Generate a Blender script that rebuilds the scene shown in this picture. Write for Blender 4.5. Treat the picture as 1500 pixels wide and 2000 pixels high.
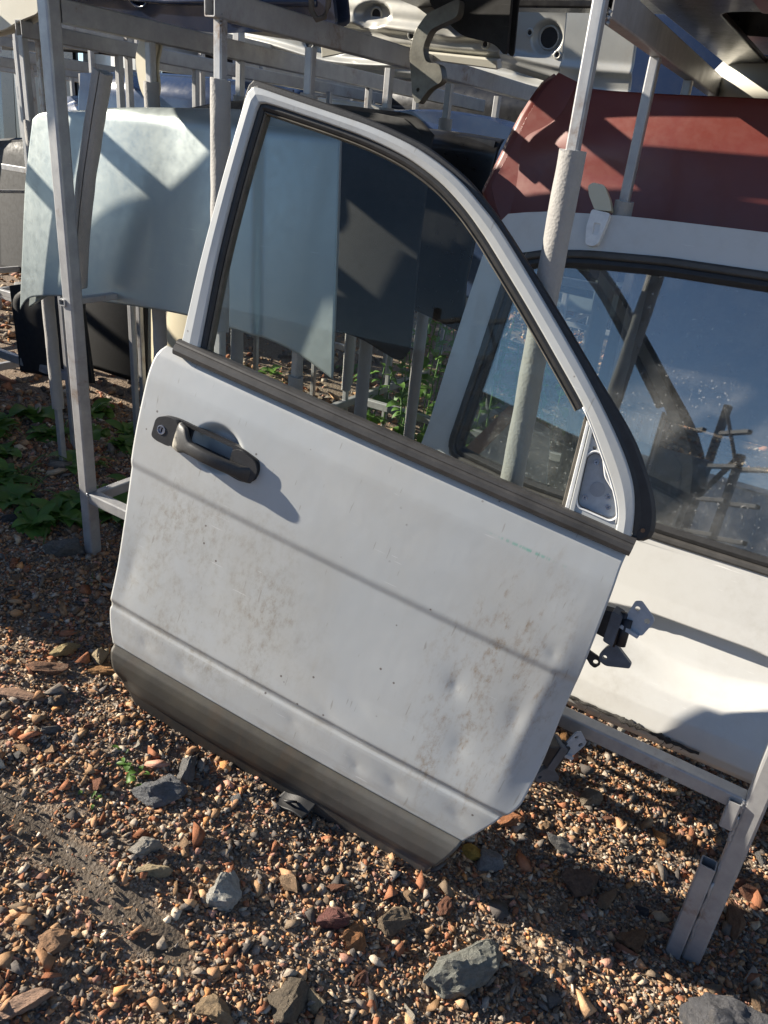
import bpy, bmesh, math, random
import numpy as np
from mathutils import Vector, Matrix, noise
from mathutils.geometry import tessellate_polygon
R = math.radians
random.seed(7); rng = np.random.default_rng(11)
for o in list(bpy.data.objects): bpy.data.objects.remove(o)
S = bpy.context.scene
C = S.collection

# ------------------------------------------------------------------ camera
cd = bpy.data.cameras.new('camera'); cam = bpy.data.objects.new('camera', cd); C.objects.link(cam); S.camera = cam
cd.sensor_fit = 'HORIZONTAL'; cd.sensor_width = 36.0; cd.lens = 36.0 * 1480 / 1500; cd.clip_start = 0.05; cd.clip_end = 400
_f = 1480.0
_dn = Vector((425 - 750, 4050 - 1000, _f)).normalized(); _up = -_dn
_fw = (Vector((0, 0, 1)) - _up * _up.z).normalized(); _rt = _fw.cross(_up)
if _rt.x < 0: _rt = -_rt
RC = Matrix((_rt, _fw, _up))                     # world = RC @ (right, down, forward)
ax, ay, az = RC @ Vector((1, 0, 0)), RC @ Vector((0, -1, 0)), RC @ Vector((0, 0, -1))
cam.matrix_world = Matrix(((ax.x, ay.x, az.x, 0), (ax.y, ay.y, az.y, 0), (ax.z, ay.z, az.z, 1.28), (0, 0, 0, 1)))
S.render.engine = 'CYCLES'; S.cycles.max_bounces = 6; S.cycles.diffuse_bounces = 3; S.cycles.glossy_bounces = 3; S.cycles.transparent_max_bounces = 8
S.render.resolution_x, S.render.resolution_y = 768, 1024

# ------------------------------------------------------------------ world, sun, exposure
SUN_AZ, SUN_EL = 168.0, 25.5                     # direction towards the sun, degrees ccw from +x
W = bpy.data.worlds.new('World'); S.world = W; W.use_nodes = True
nt = W.node_tree; nt.nodes.clear()
sky = nt.nodes.new('ShaderNodeTexSky'); sky.sky_type = 'NISHITA'; sky.sun_disc = False
sky.sun_elevation = R(SUN_EL); sky.sun_rotation = R(90 - SUN_AZ)
sky.altitude = 800; sky.air_density = 0.7; sky.dust_density = 0.0; sky.ozone_density = 1.3
bg = nt.nodes.new('ShaderNodeBackground'); bg.inputs[1].default_value = 0.07
ow = nt.nodes.new('ShaderNodeOutputWorld'); nt.links.new(sky.outputs[0], bg.inputs[0]); nt.links.new(bg.outputs[0], ow.inputs[0])
sl = bpy.data.lights.new('sun', 'SUN'); sl.energy = 5.0; sl.angle = R(0.53); sl.color = (1.0, 0.91, 0.77)
sun = bpy.data.objects.new('sun', sl); C.objects.link(sun)
sd = Vector((math.cos(R(SUN_EL)) * math.cos(R(SUN_AZ)), math.cos(R(SUN_EL)) * math.sin(R(SUN_AZ)), math.sin(R(SUN_EL))))
sun.rotation_euler = sd.to_track_quat('Z', 'Y').to_euler()
S.view_settings.view_transform = 'Standard'; S.view_settings.look = 'None'; S.view_settings.exposure = 1.36; S.view_settings.gamma = 1.0

# ------------------------------------------------------------------ node helpers and materials
class NB:
    def __init__(s, name):
        s.m = bpy.data.materials.new(name); s.m.use_nodes = True; s.t = s.m.node_tree; s.t.nodes.clear()
        s.out = s.n('ShaderNodeOutputMaterial'); s.p = s.n('ShaderNodeBsdfPrincipled'); s.l(s.p.outputs[0], s.out.inputs[0])
    def n(s, k, **kw):
        x = s.t.nodes.new(k)
        for a, b in kw.items(): setattr(x, a, b)
        return x
    def l(s, a, b): s.t.links.new(a, b)
    def v(s, **kw):
        for k, val in kw.items(): s.p.inputs[k.replace('_', ' ')].default_value = val
        return s
    def co(s, kind='Object', scale=(1, 1, 1), loc=(0, 0, 0)):
        t = s.n('ShaderNodeTexCoord'); m = s.n('ShaderNodeMapping'); m.inputs['Scale'].default_value = scale; m.inputs['Location'].default_value = loc
        s.l(t.outputs[kind], m.inputs[0]); return m.outputs[0]
    def noise(s, co, scale, detail=5, rough=.6):
        n = s.n('ShaderNodeTexNoise'); n.inputs['Scale'].default_value = scale; n.inputs['Detail'].default_value = detail; n.inputs['Roughness'].default_value = rough
        s.l(co, n.inputs['Vector']); return n.outputs[0]
    def vor(s, co, scale, feature='F1'):
        n = s.n('ShaderNodeTexVoronoi'); n.feature = feature; n.inputs['Scale'].default_value = scale; s.l(co, n.inputs['Vector']); return n.outputs[0]
    def ramp(s, f, stops):
        r = s.n('ShaderNodeValToRGB'); e = r.color_ramp.elements
        while len(e) < len(stops): e.new(.5)
        for q, (p, c) in zip(e, stops): q.position = p; q.color = (c, c, c, 1) if isinstance(c, (int, float)) else (*c, 1)
        s.l(f, r.inputs[0]); return r.outputs[0]
    def mix(s, f, a, b, mode='MIX'):
        m = s.n('ShaderNodeMix', data_type='RGBA', blend_type=mode)
        for i, x in ((0, f), (6, a), (7, b)):
            if isinstance(x, (int, float)): m.inputs[i].default_value = x if i == 0 else (x, x, x, 1)
            elif isinstance(x, tuple): m.inputs[i].default_value = (*x, 1)
            else: s.l(x, m.inputs[i])
        return m.outputs[2]
    def math(s, op, a, b=0.0):
        m = s.n('ShaderNodeMath', operation=op)
        for i, x in ((0, a), (1, b)):
            if isinstance(x, (int, float)): m.inputs[i].default_value = x
            else: s.l(x, m.inputs[i])
        return m.outputs[0]
    def bump(s, h, strength=.3, dist=.002):
        b = s.n('ShaderNodeBump'); b.inputs['Strength'].default_value = strength; b.inputs['Distance'].default_value = dist
        s.l(h, b.inputs['Height']); s.l(b.outputs[0], s.p.inputs['Normal']); return s
    def col(s, c):
        if isinstance(c, tuple): s.p.inputs['Base Color'].default_value = (*c, 1)
        else: s.l(c, s.p.inputs['Base Color'])
        return s
    def rough(s, r):
        if isinstance(r, (int, float)): s.p.inputs['Roughness'].default_value = r
        else: s.l(r, s.p.inputs['Roughness'])
        return s
    def blob(s, co, center, radius):                 # soft spot: 1 in the middle, 0 outside
        sp = s.n('ShaderNodeVectorMath', operation='SUBTRACT'); s.l(co, sp.inputs[0]); sp.inputs[1].default_value = center
        dv = s.n('ShaderNodeVectorMath', operation='DIVIDE'); s.l(sp.outputs[0], dv.inputs[0]); dv.inputs[1].default_value = radius
        ln = s.n('ShaderNodeVectorMath', operation='LENGTH'); s.l(dv.outputs[0], ln.inputs[0])
        return s.ramp(ln.outputs['Value'], [(0.0, 1.0), (1.0, 0.0)])

def paint(name, base, dirt=.25, dirtcol=(.16, .13, .10), rough=.32, coat=.5, scratch=True, metallic=0.0, scale=1.0):
    b = NB(name); co = b.co('Object')
    n1 = b.noise(co, 5 * scale, 8, .65); n2 = b.noise(co, 45 * scale, 6, .7)
    m = b.math('MULTIPLY', b.ramp(n1, [(.42, 0.0), (.75, 1.0)]), b.ramp(n2, [(.4, .2), (.7, 1.0)]))
    m = b.math('MULTIPLY', m, dirt)
    c = b.mix(m, base, dirtcol)
    if scratch:
        co2 = b.co('Object', (9, 160, 40)); sc = b.ramp(b.noise(co2, 1.3, 3, .5), [(.72, 0.0), (.75, 1.0)])
        c = b.mix(b.math('MULTIPLY', sc, .25), c, tuple(min(1, x * 1.6 + .05) for x in base))
    b.col(c).rough(b.ramp(n2, [(.3, rough * .85), (.75, rough * 1.3)]))
    b.v(Coat_Weight=coat, Coat_Roughness=.12, Metallic=metallic)
    b.bump(b.noise(co, 300, 2), .02, .001)
    return b.m

def simple(name, base, rough=.6, metallic=0.0, var=.25, nscale=30, bump=.15, bdist=.001, coat=0.0):
    b = NB(name); co = b.co('Object'); n = b.noise(co, nscale, 6, .65)
    b.col(b.mix(b.ramp(n, [(.3, 0.0), (.75, 1.0)]), tuple(x * (1 - var) for x in base), tuple(min(1, x * (1 + var)) for x in base)))
    b.rough(rough).v(Metallic=metallic, Coat_Weight=coat, Coat_Roughness=.1).bump(b.noise(co, nscale * 6, 4), bump, bdist)
    return b.m

def door_paint():
    b = NB('door_silver_white'); co = b.co('Object')
    n1 = b.noise(co, 9, 9, .7); n2 = b.noise(b.co('Object', (1.25, .7, 1)), 60, 8, .75); n3 = b.noise(co, 3, 3, .5)
    film = b.ramp(b.noise(b.co('Object', (2.2, 1.3, 1), (3, 1, 0)), 1.6, 7, .65), [(.42, 0.0), (.72, .38)])
    base = b.mix(b.ramp(n3, [(.35, 0.0), (.7, 1.0)]), (.385, .403, .408), (.44, .452, .45))
    base = b.mix(film, base, (.33, .305, .255))
    blob = b.blob(co, (-.64, .37, 0), (.34, .26, 1)); blob2 = b.blob(co, (-.04, .42, 0), (.14, .34, 1)); blob3 = b.blob(co, (-.5, .20, 0), (.4, .12, 1))
    spots = b.ramp(n2, [(.44, 0.0), (.64, 1.0)]); patch = b.ramp(n1, [(.42, 0.0), (.66, 1.0)])
    dm = b.math('MULTIPLY', b.math('MULTIPLY', spots, patch), b.math('MULTIPLY', b.ramp(blob, [(.03, 0.0), (.5, 1.0)]), 1.0))
    c = b.mix(dm, base, (.20, .17, .13))
    dg = b.math('MULTIPLY', b.math('MULTIPLY', b.ramp(n1, [(.35, 0.0), (.8, 1.0)]), b.ramp(blob, [(.0, 0.0), (.7, 1.0)])), .45)
    c = b.mix(dg, c, (.38, .36, .31))
    co2 = b.co('Object', (26, 7, 1)); st = b.ramp(b.noise(co2, 1, 8, .75), [(.46, 0.0), (.62, 1.0)])
    d2 = b.math('MULTIPLY', b.math('MULTIPLY', st, spots), b.math('MULTIPLY', b.ramp(blob2, [(0.0, 0.0), (.45, 1.0)]), 1.0))
    c = b.mix(d2, c, (.22, .155, .09))
    d3 = b.math('MULTIPLY', b.math('MULTIPLY', patch, spots), b.math('MULTIPLY', blob3, .5)); c = b.mix(d3, c, (.25, .23, .19))
    sy = b.n('ShaderNodeSeparateXYZ'); b.l(co, sy.inputs[0]); yy = sy.outputs[1]
    def line(v, wd): return b.ramp(b.math('DIVIDE', b.math('ABSOLUTE', b.math('SUBTRACT', yy, v)), wd), [(0.0, 1.0), (1.0, 0.0)])
    gr = b.math('ADD', b.math('ADD', line(.222, .020), line(.138, .016)), b.math('MULTIPLY', line(.77, .012), .6))
    gr = b.math('MULTIPLY', b.math('MULTIPLY', gr, b.ramp(b.noise(b.co('Object', (14, 40, 1)), 1, 7, .7), [(.42, 0.0), (.68, 1.0)])), .55); c = b.mix(gr, c, (.24, .20, .14))
    co4 = b.co('Object', (60, 5, 1)); run = b.math('MULTIPLY', b.ramp(b.noise(co4, 1, 6, .7), [(.56, 0.0), (.74, 1.0)]), b.ramp(b.noise(co, 2.2, 2), [(.45, 0.0), (.65, .30)])); c = b.mix(run, c, (.34, .31, .25))
    # chips: tiny dark spots
    ch = b.ramp(b.vor(co, 30), [(.055, 1.0), (.085, 0.0)]); gate = b.ramp(b.noise(co, 7, 2), [(.52, 0.0), (.56, 1.0)])
    c = b.mix(b.math('MULTIPLY', b.math('MULTIPLY', ch, gate), .85), c, (.09, .07, .06))
    # a faint green scrape near the belt line and fine light scratches
    sc = b.math('MULTIPLY', b.blob(co, (-.08, .708, 0), (.085, .004, 1)), b.ramp(b.noise(b.co('Object', (120, 20, 1)), 1, 2), [(.45, 0.0), (.55, 1.0)]))
    c = b.mix(b.math('MULTIPLY', sc, .8), c, (.10, .33, .25))
    co3 = b.co('Object', (12, 210, 1)); s3 = b.ramp(b.noise(co3, 1.0, 2, .5), [(.69, 0.0), (.71, 1.0)])
    c = b.mix(b.math('MULTIPLY', b.math('MULTIPLY', s3, b.ramp(b.noise(co, 4, 3), [(.55, 0.0), (.62, 1.0)])), .4), c, (.72, .72, .72))
    s4 = b.ramp(b.noise(b.co('Object', (140, 16, 1), (5, 2, 0)), 1.0, 2, .5), [(.70, 0.0), (.72, 1.0)]); c = b.mix(b.math('MULTIPLY', s4, .45), c, (.20, .18, .15))
    b.col(c).rough(b.ramp(b.math('ADD', n2, dm), [(.3, .38), (1.0, .62)])).v(Coat_Weight=.25, Coat_Roughness=.25, Metallic=0.0)
    b.bump(b.math('ADD', b.noise(co, 14, 2), b.math('MULTIPLY', n2, .25)), .09, .006)
    return b.m

def tube_mat():
    b = NB('grey_painted_steel_tube'); co = b.co('Object')
    n = b.noise(co, 22, 8, .7); s = b.noise(b.co('Object', (60, 60, 6)), 1, 4)
    c = b.mix(b.ramp(n, [(.35, 0.0), (.7, 1.0)]), (.30, .30, .305), (.41, .41, .405))
    c = b.mix(b.ramp(b.noise(co, 70, 5, .8), [(.68, 0.0), (.78, .8)]), c, (.16, .11, .08))
    rp = b.math('MULTIPLY', b.ramp(b.noise(co, 4.5, 6, .7), [(.56, 0.0), (.66, 1.0)]), b.ramp(b.noise(co, 45, 6, .75), [(.42, 0.0), (.62, .9)])); c = b.mix(rp, c, (.17, .105, .065))
    sc = b.ramp(b.noise(b.co('Object', (30, 30, 240)), 1.2, 3), [(.70, 0.0), (.74, .6)]); c = b.mix(sc, c, (.52, .52, .52))
    b.col(c).rough(b.ramp(s, [(.3, .36), (.7, .5)])).v(Metallic=.35).bump(b.noise(co, 120, 4), .12, .001); return b.m

def foam_mat():
    b = NB('grey_pipe_foam'); co = b.co('Object')
    c = b.mix(b.noise(co, 40, 6, .7), (.23, .222, .21), (.33, .315, .295))
    b.col(c).rough(.75).bump(b.math('ADD', b.noise(co, 160, 3, .6), b.vor(co, 220)), .35, .0015); b.v(Sheen_Weight=.2); return b.m

def glass_mat(name, tint=(.82, .88, .87), refl=1.0, dust=.10):
    b = NB(name); b.t.nodes.remove(b.p); co = b.co('Object')
    tr = b.n('ShaderNodeBsdfTransparent'); tr.inputs[0].default_value = (*tint, 1)
    gl = b.n('ShaderNodeBsdfGlossy'); gl.inputs['Roughness'].default_value = .015
    fr = b.n('ShaderNodeFresnel'); fr.inputs[0].default_value = 1.55
    f = b.math('MINIMUM', b.math('MULTIPLY', fr.outputs[0], 2.0 * refl), 1.0)
    mx = b.n('ShaderNodeMixShader'); b.l(f, mx.inputs[0]); b.l(tr.outputs[0], mx.inputs[1]); b.l(gl.outputs[0], mx.inputs[2])
    df = b.n('ShaderNodeBsdfDiffuse'); df.inputs[0].default_value = (.58, .59, .58, 1)
    d = b.math('MULTIPLY', b.math('ADD', b.ramp(b.noise(co, 6, 7, .7), [(.4, .1), (.7, 1.0)]), b.ramp(b.noise(co, 150, 3), [(.62, 0.0), (.72, 1.6)])), dust)
    m2 = b.n('ShaderNodeMixShader'); b.l(d, m2.inputs[0]); b.l(mx.outputs[0], m2.inputs[1]); b.l(df.outputs[0], m2.inputs[2])
    b.l(m2.outputs[0], b.out.inputs[0]); return b.m

def attr_stone(name):
    b = NB(name); co = b.co('Object'); a = b.n('ShaderNodeAttribute'); a.attribute_name = 'col'
    n = b.noise(co, 130, 6, .7); c = b.mix(.75, a.outputs['Color'], b.ramp(n, [(.25, .25), (.8, 1.0)]), 'MULTIPLY')
    c = b.mix(.4, c, a.outputs['Color']); b.col(c).rough(.92).v(Specular_IOR_Level=.08).bump(b.noise(co, 260, 6, .75), .8, .003); return b.m

def obj_stone(name):
    b = NB(name); co = b.co('Object'); a = b.n('ShaderNodeObjectInfo')
    n = b.noise(co, 7, 9, .75); n2 = b.noise(co, 2.2, 4)
    c = b.mix(.8, a.outputs['Color'], b.ramp(n, [(.25, .35), (.78, 1.25)]), 'MULTIPLY')
    c = b.mix(b.ramp(n2, [(.55, 0.0), (.75, .35)]), c, (.42, .36, .28))
    b.col(c).rough(.88).v(Specular_IOR_Level=.2).bump(b.math('ADD', b.noise(co, 9, 8, .75), b.math('MULTIPLY', b.noise(co, 40, 4, .7), .35)), .8, .12); return b.m

def ground_mat():
    b = NB('gravel_soil'); co = b.co('Object')
    n = b.noise(co, 14, 9, .7); v = b.vor(co, 150); v2 = b.vor(co, 420)
    c = b.mix(b.ramp(n, [(.3, 0.0), (.7, 1.0)]), (.12, .088, .06), (.25, .185, .13))
    vc = b.n('ShaderNodeTexVoronoi'); vc.inputs['Scale'].default_value = 260; b.l(co, vc.inputs['Vector'])
    g = b.n('ShaderNodeSeparateColor'); b.l(vc.outputs['Color'], g.inputs[0])
    c = b.mix(.55, c, b.ramp(g.outputs[0], [(0.0, (.05, .045, .042)), (.35, (.17, .11, .07)), (.65, (.30, .22, .15)), (1.0, (.36, .31, .26))]))
    # the damp packed mud strip at the left
    u = b.n('ShaderNodeSeparateXYZ'); b.l(co, u.inputs[0])
    a = b.n('ShaderNodeAttribute'); a.attribute_name = 'mud'
    mm = b.ramp(b.math('ADD', a.outputs['Fac'], b.math('MULTIPLY', b.math('SUBTRACT', b.noise(co, 30, 6, .7), .5), .9)), [(.42, 0.0), (.6, 1.0)])
    mudc = b.mix(b.noise(co, 50, 6), (.075, .058, .041), (.13, .10, .072)); c = b.mix(mm, c, mudc)
    b.col(c).rough(b.mix(mm, .92, .62)).v(Specular_IOR_Level=.3)
    h = b.math('ADD', b.math('MULTIPLY', v, -.8), b.math('ADD', b.math('MULTIPLY', v2, -.3), b.noise(co, 60, 8, .75)))
    h = b.mix(b.math('MULTIPLY', mm, .7), h, b.math('MULTIPLY', b.noise(co, 28, 5), .8))
    b.bump(h, .9, .006); return b.m

def clad_mat():
    b = NB('grey_textured_cladding'); co = b.co('Object'); n = b.noise(co, 12, 8, .7)
    sp = b.n('ShaderNodeSeparateXYZ'); b.l(co, sp.inputs[0])
    dust = b.math('MULTIPLY', b.ramp(n, [(.3, .15), (.7, 1.0)]), b.ramp(b.math('MULTIPLY', sp.outputs[1], 8), [(0.0, .0), (.35, .25), (.8, .85), (1.0, .9)]))
    c = b.mix(dust, (.024, .023, .022), (.085, .076, .058))
    st = b.ramp(b.noise(b.co('Object', (18, 5, 1)), 1, 7, .75), [(.5, 0.0), (.72, .8)])
    c = b.mix(st, c, (.075, .052, .032))
    rx = b.ramp(b.math('ADD', b.math('MULTIPLY', sp.outputs[0], 1.2), b.math('ADD', b.noise(co, 8, 5), .3)), [(.35, 0.0), (.85, .55)]); c = b.mix(rx, c, (.15, .147, .138))
    b.col(c).rough(.62).v(Specular_IOR_Level=.4).bump(b.vor(co, 420), .25, .001); return b.m

M = dict(
    door=door_paint(), tube=tube_mat(), foam=foam_mat(), stone=attr_stone('gravel_stone'), rock=obj_stone('rock'), ground=ground_mat(), clad=clad_mat(),
    white=paint('tailgate_white', (.50, .50, .485), .45, (.24, .21, .165), .40, .25),
    greygreen=paint('hood_sage_grey', (.285, .325, .325), .03, (.28, .27, .24), .42, .25, metallic=.55),
    blackpaint=paint('hood_black', (.010, .010, .011), .4, (.05, .046, .04), .3, .25),
    black2=paint('hood_charcoal', (.008, .008, .0085), .4, (.02, .018, .016), .65, .0),
    navy=paint('hood_navy', (.02, .035, .08), .3, (.12, .12, .12), .22, .7),
    maroon=paint('hood_maroon', (.14, .026, .018), .30, (.20, .09, .06), .40, .12),
    silver=paint('inner_panel_silver', (.46, .46, .43), .45, (.20, .16, .11), .40, .2, metallic=.35),
    beige=paint('panel_beige', (.60, .58, .50), .3, (.3, .25, .18), .45, .2),
    palegold=paint('bumper_pale', (.52, .47, .34), .3, (.3, .25, .18), .45, .2),
    blue=paint('panel_blue', (.05, .10, .22), .3, (.2, .2, .2), .35, .4),
    rubber=simple('black_rubber', (.018, .018, .019), .55, 0, .35, 60, .3),
    trim=simple('weathered_black_trim', (.05, .047, .044), .5, 0, .35, 25, .15),
    channel=simple('brown_grey_glass_channel', (.10, .088, .07), .6, 0, .4, 30, .2),
    plastic=simple('black_plastic', (.018, .018, .02), .5, 0, .3, 60, .35),
    chrome=simple('lock_metal', (.35, .38, .45), .25, .9, .15, 90, .1),
    steel=simple('dark_zinc_steel', (.09, .105, .13), .45, .35, .3, 40, .25),
    darksteel=simple('greasy_black_steel', (.02, .02, .024), .5, .2, .4, 40, .3),
    plate=simple('grey_sheet_plate', (.33, .36, .40), .45, .1, .18, 50, .1),
    bead=simple('white_sealant', (.66, .66, .65), .45, 0, .15, 40, .2),
    torn=simple('torn_black_sealant', (.03, .028, .026), .8, 0, .5, 60, .6, .004),
    rust=simple('rusty_steel', (.20, .11, .06), .85, .1, .5, 35, .5),
    orange=simple('faded_orange_edging', (.50, .18, .09), .6, 0, .3, 25, .15),
    leaf=None, leaf2=None)
def leaf_mat(name, c1, c2):
    b = NB(name); co = b.co('Object'); oi = b.n('ShaderNodeObjectInfo')
    c = b.mix(oi.outputs['Random'], c1, c2); c = b.mix(b.ramp(b.noise(co, 3, 5), [(.4, 0.0), (.8, .4)]), c, (.14, .15, .05))
    b.col(c).rough(.5).v(Subsurface_Weight=0.0, Transmission_Weight=0.0)
    tl = b.n('ShaderNodeBsdfTranslucent'); b.l(c, tl.inputs[0]); mx = b.n('ShaderNodeMixShader'); mx.inputs[0].default_value = .5
    b.l(b.p.outputs[0], mx.inputs[1]); b.l(tl.outputs[0], mx.inputs[2]); b.l(mx.outputs[0], b.out.inputs[0]); return b.m
M['leaf'] = leaf_mat('weed_leaf', (.10, .22, .04), (.15, .30, .06)); M['leaf2'] = leaf_mat('grass_blade', (.10, .19, .04), (.17, .24, .07))
M['doorglass'] = glass_mat('door_glass', (.93, .96, .95), .14, .004); M['tgglass'] = glass_mat('tailgate_glass', (.80, .84, .84), 1.9, .17)

# ------------------------------------------------------------------ geometry helpers
def link(name, me, parent=None, mat=None):
    o = bpy.data.objects.new(name, me); C.objects.link(o)
    if parent is not None: o.parent = parent
    if mat is not None and not me.materials: me.materials.append(mat)
    return o
def mesh(name, vs, fs, mat, parent=None, smooth=False):
    me = bpy.data.meshes.new(name); me.from_pydata([tuple(v) for v in vs], [], fs); me.update()
    if smooth: me.polygons.foreach_set('use_smooth', [True] * len(me.polygons))
    return link(name, me, parent, mat)
def tag(o, label, cat, group=None):
    o['label'] = label; o['category'] = cat
    if group: o['group'] = group
    return o
def kind(o, k): o['kind'] = k; return o
def empty(name, mw=None):
    o = bpy.data.objects.new(name, None); o.empty_display_size = .05; C.objects.link(o)
    if mw is not None: o.matrix_world = mw
    return o
def fr(p, u, v, n):
    return Matrix(((u[0], v[0], n[0], p[0]), (u[1], v[1], n[1], p[1]), (u[2], v[2], n[2], p[2]), (0, 0, 0, 1)))
def copy_tree(o, mw=None, parent=None):
    c = o.copy(); C.objects.link(c); c.parent = parent
    if mw is not None: c.matrix_world = mw
    for ch in list(o.children): copy_tree(ch, None, c)
    return c

TH = R(29.3); A = Vector((math.sin(TH), math.cos(TH), 0)); B = Vector((math.cos(TH), -math.sin(TH), 0)); Z = Vector((0, 0, 1))
def rk(b, a, z=0.0): return A * a + B * b + Z * z
def pframe(b, a, z, lean, yaw=0.0, roll=0.0):    # panel frame: x along the rack, y up, z towards the camera side
    Bq = (Matrix.Rotation(R(yaw), 3, 'Z') @ B); Aq = (Matrix.Rotation(R(yaw), 3, 'Z') @ A)
    v = Aq * math.sin(R(lean)) + Z * math.cos(R(lean)); n = Bq.cross(v)
    return fr(rk(b, a, z), Bq, v, n) @ Matrix.Rotation(R(roll), 4, 'Z')

def lerp_path(pts, n, smooth=False):
    P = np.array(pts, float)
    if smooth and len(P) > 2:
        Q = []
        for i in range(len(P) - 1):
            p0, p1, p2, p3 = P[max(i - 1, 0)], P[i], P[i + 1], P[min(i + 2, len(P) - 1)]
            for t in np.linspace(0, 1, 12, endpoint=False):
                Q.append(.5 * ((2 * p1) + (-p0 + p2) * t + (2 * p0 - 5 * p1 + 4 * p2 - p3) * t * t + (-p0 + 3 * p1 - 3 * p2 + p3) * t ** 3))
        Q.append(P[-1]); P = np.array(Q)
    d = np.r_[0, np.cumsum(np.linalg.norm(np.diff(P, axis=0), axis=1))]
    s = np.linspace(0, d[-1], n)
    return np.stack([np.interp(s, d, P[:, k]) for k in range(P.shape[1])], 1)

def coons(name, bottom, right, top, left, wfn, nu, nv, thick, mat, parent, flange=.012):
    # bottom/top run left to right, left/right run bottom to top; corners should agree
    b, t = lerp_path(bottom, nu), lerp_path(top, nu); l, r = lerp_path(left, nv), lerp_path(right, nv)
    s = np.linspace(0, 1, nu)[None, :, None]; q = np.linspace(0, 1, nv)[:, None, None]
    G = (1 - q) * b[None] + q * t[None] + (1 - s) * l[:, None] + s * r[:, None] - ((1 - s) * (1 - q) * b[0] + s * (1 - q) * b[-1] + (1 - s) * q * t[0] + s * q * t[-1])
    U, V = G[..., 0], G[..., 1]; Wd = wfn(U, V)
    F = np.stack([U, V, Wd], -1).reshape(-1, 3); N = nu * nv
    bk = np.stack([U, V, Wd - thick], -1).reshape(-1, 3)
    idx = np.arange(N).reshape(nv, nu)
    q4 = np.stack([idx[:-1, :-1], idx[:-1, 1:], idx[1:, 1:], idx[1:, :-1]], -1).reshape(-1, 4)
    border = list(idx[0, :]) + list(idx[1:, -1]) + list(idx[-1, -2::-1]) + list(idx[-2:0:-1, 0])
    faces = q4.tolist() + (q4[:, ::-1] + N).tolist()
    nb = len(border)
    for i in range(nb):
        p, n_ = int(border[i]), int(border[(i + 1) % nb]); faces.append([p, p + N, n_ + N, n_])
    o = mesh(name, np.vstack([F, bk]).tolist(), faces, mat, parent)
    me = o.data; sm = np.zeros(len(me.polygons), bool); sm[:2 * len(q4)] = True; me.polygons.foreach_set('use_smooth', sm.tolist())
    return o

def plate(name, outer, holes, z0, z1, mat, parent=None, rnd=0):
    loops = [[Vector((p[0], p[1], 0)) for p in outer]] + [[Vector((p[0], p[1], 0)) for p in h] for h in holes]
    tris = tessellate_polygon(loops); flat = [p for l in loops for p in l]; n = len(flat)
    vs = [(p.x, p.y, z1) for p in flat] + [(p.x, p.y, z0) for p in flat]; fs = []
    for t in tris:
        a, b_, c_ = (flat[i] for i in t); cr = (b_ - a).cross(c_ - a).z
        t = tuple(t) if cr > 0 else tuple(t)[::-1]
        fs.append(t); fs.append(tuple(i + n for i in t[::-1]))
    k = 0
    for l in loops:
        m = len(l)
        for i in range(m): fs.append((k + i, k + (i + 1) % m, k + (i + 1) % m + n, k + i + n))
        k += m
    o = mesh(name, vs, fs, mat, parent)
    bm = bmesh.new(); bm.from_mesh(o.data); bmesh.ops.recalc_face_normals(bm, faces=bm.faces)
    bm.to_mesh(o.data); bm.free()
    if rnd > 0:
        md = o.modifiers.new('bevel', 'BEVEL'); md.width = rnd; md.segments = 2; md.limit_method = 'ANGLE'; md.angle_limit = R(50)
    return o

def circle(cx, cy, r, n=16, ry=None): return [(cx + r * math.cos(2 * math.pi * i / n), cy + (ry or r) * math.sin(2 * math.pi * i / n)) for i in range(n)]
def rounded(pts, r, n=4):
    out = []; m = len(pts)
    for i in range(m):
        p0, p1, p2 = Vector(pts[i - 1]), Vector(pts[i]), Vector(pts[(i + 1) % m]); d0, d1 = (p0 - p1), (p2 - p1)
        k = min(r, d0.length * .45, d1.length * .45); a, b_ = p1 + d0.normalized() * k, p1 + d1.normalized() * k
        for j in range(n + 1):
            t = j / n; q = a * (1 - t) ** 2 + p1 * 2 * t * (1 - t) + b_ * t * t; out.append((q.x, q.y))
    return out

def sweep(name, path, section, mat, parent=None, closed=False, cap=True, smooth=True, up=None, scales=None):
    P = [Vector(p) for p in path]; n = len(P); m = len(section); vs = []; fs = []
    for i, p in enumerate(P):
        if closed: t = (P[(i + 1) % n] - P[i - 1]).normalized()
        else: t = (P[min(i + 1, n - 1)] - P[max(i - 1, 0)]).normalized()
        u = up if up is not None else (Vector((0, 0, 1)) if abs(t.z) < .9 else Vector((1, 0, 0)))
        x = t.cross(u).normalized(); y = x.cross(t).normalized(); k = scales[i] if scales is not None else 1.0
        for (a, b_) in section: vs.append(p + x * a * k + y * b_ * k)
    for i in range(n if closed else n - 1):
        for j in range(m):
            a, b_ = i * m + j, i * m + (j + 1) % m; c_, d = ((i + 1) % n) * m + (j + 1) % m, ((i + 1) % n) * m + j
            fs.append((a, b_, c_, d))
    if cap and not closed: fs.append(tuple(range(m))[::-1]); fs.append(tuple(range((n - 1) * m, n * m)))
    o = mesh(name, vs, fs, mat, parent, smooth)
    bm = bmesh.new(); bm.from_mesh(o.data); bmesh.ops.recalc_face_normals(bm, faces=bm.faces); bm.to_mesh(o.data); bm.free()
    return o
def circ(r, n=10): return [(r * math.cos(2 * math.pi * i / n), r * math.sin(2 * math.pi * i / n)) for i in range(n)]

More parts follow.
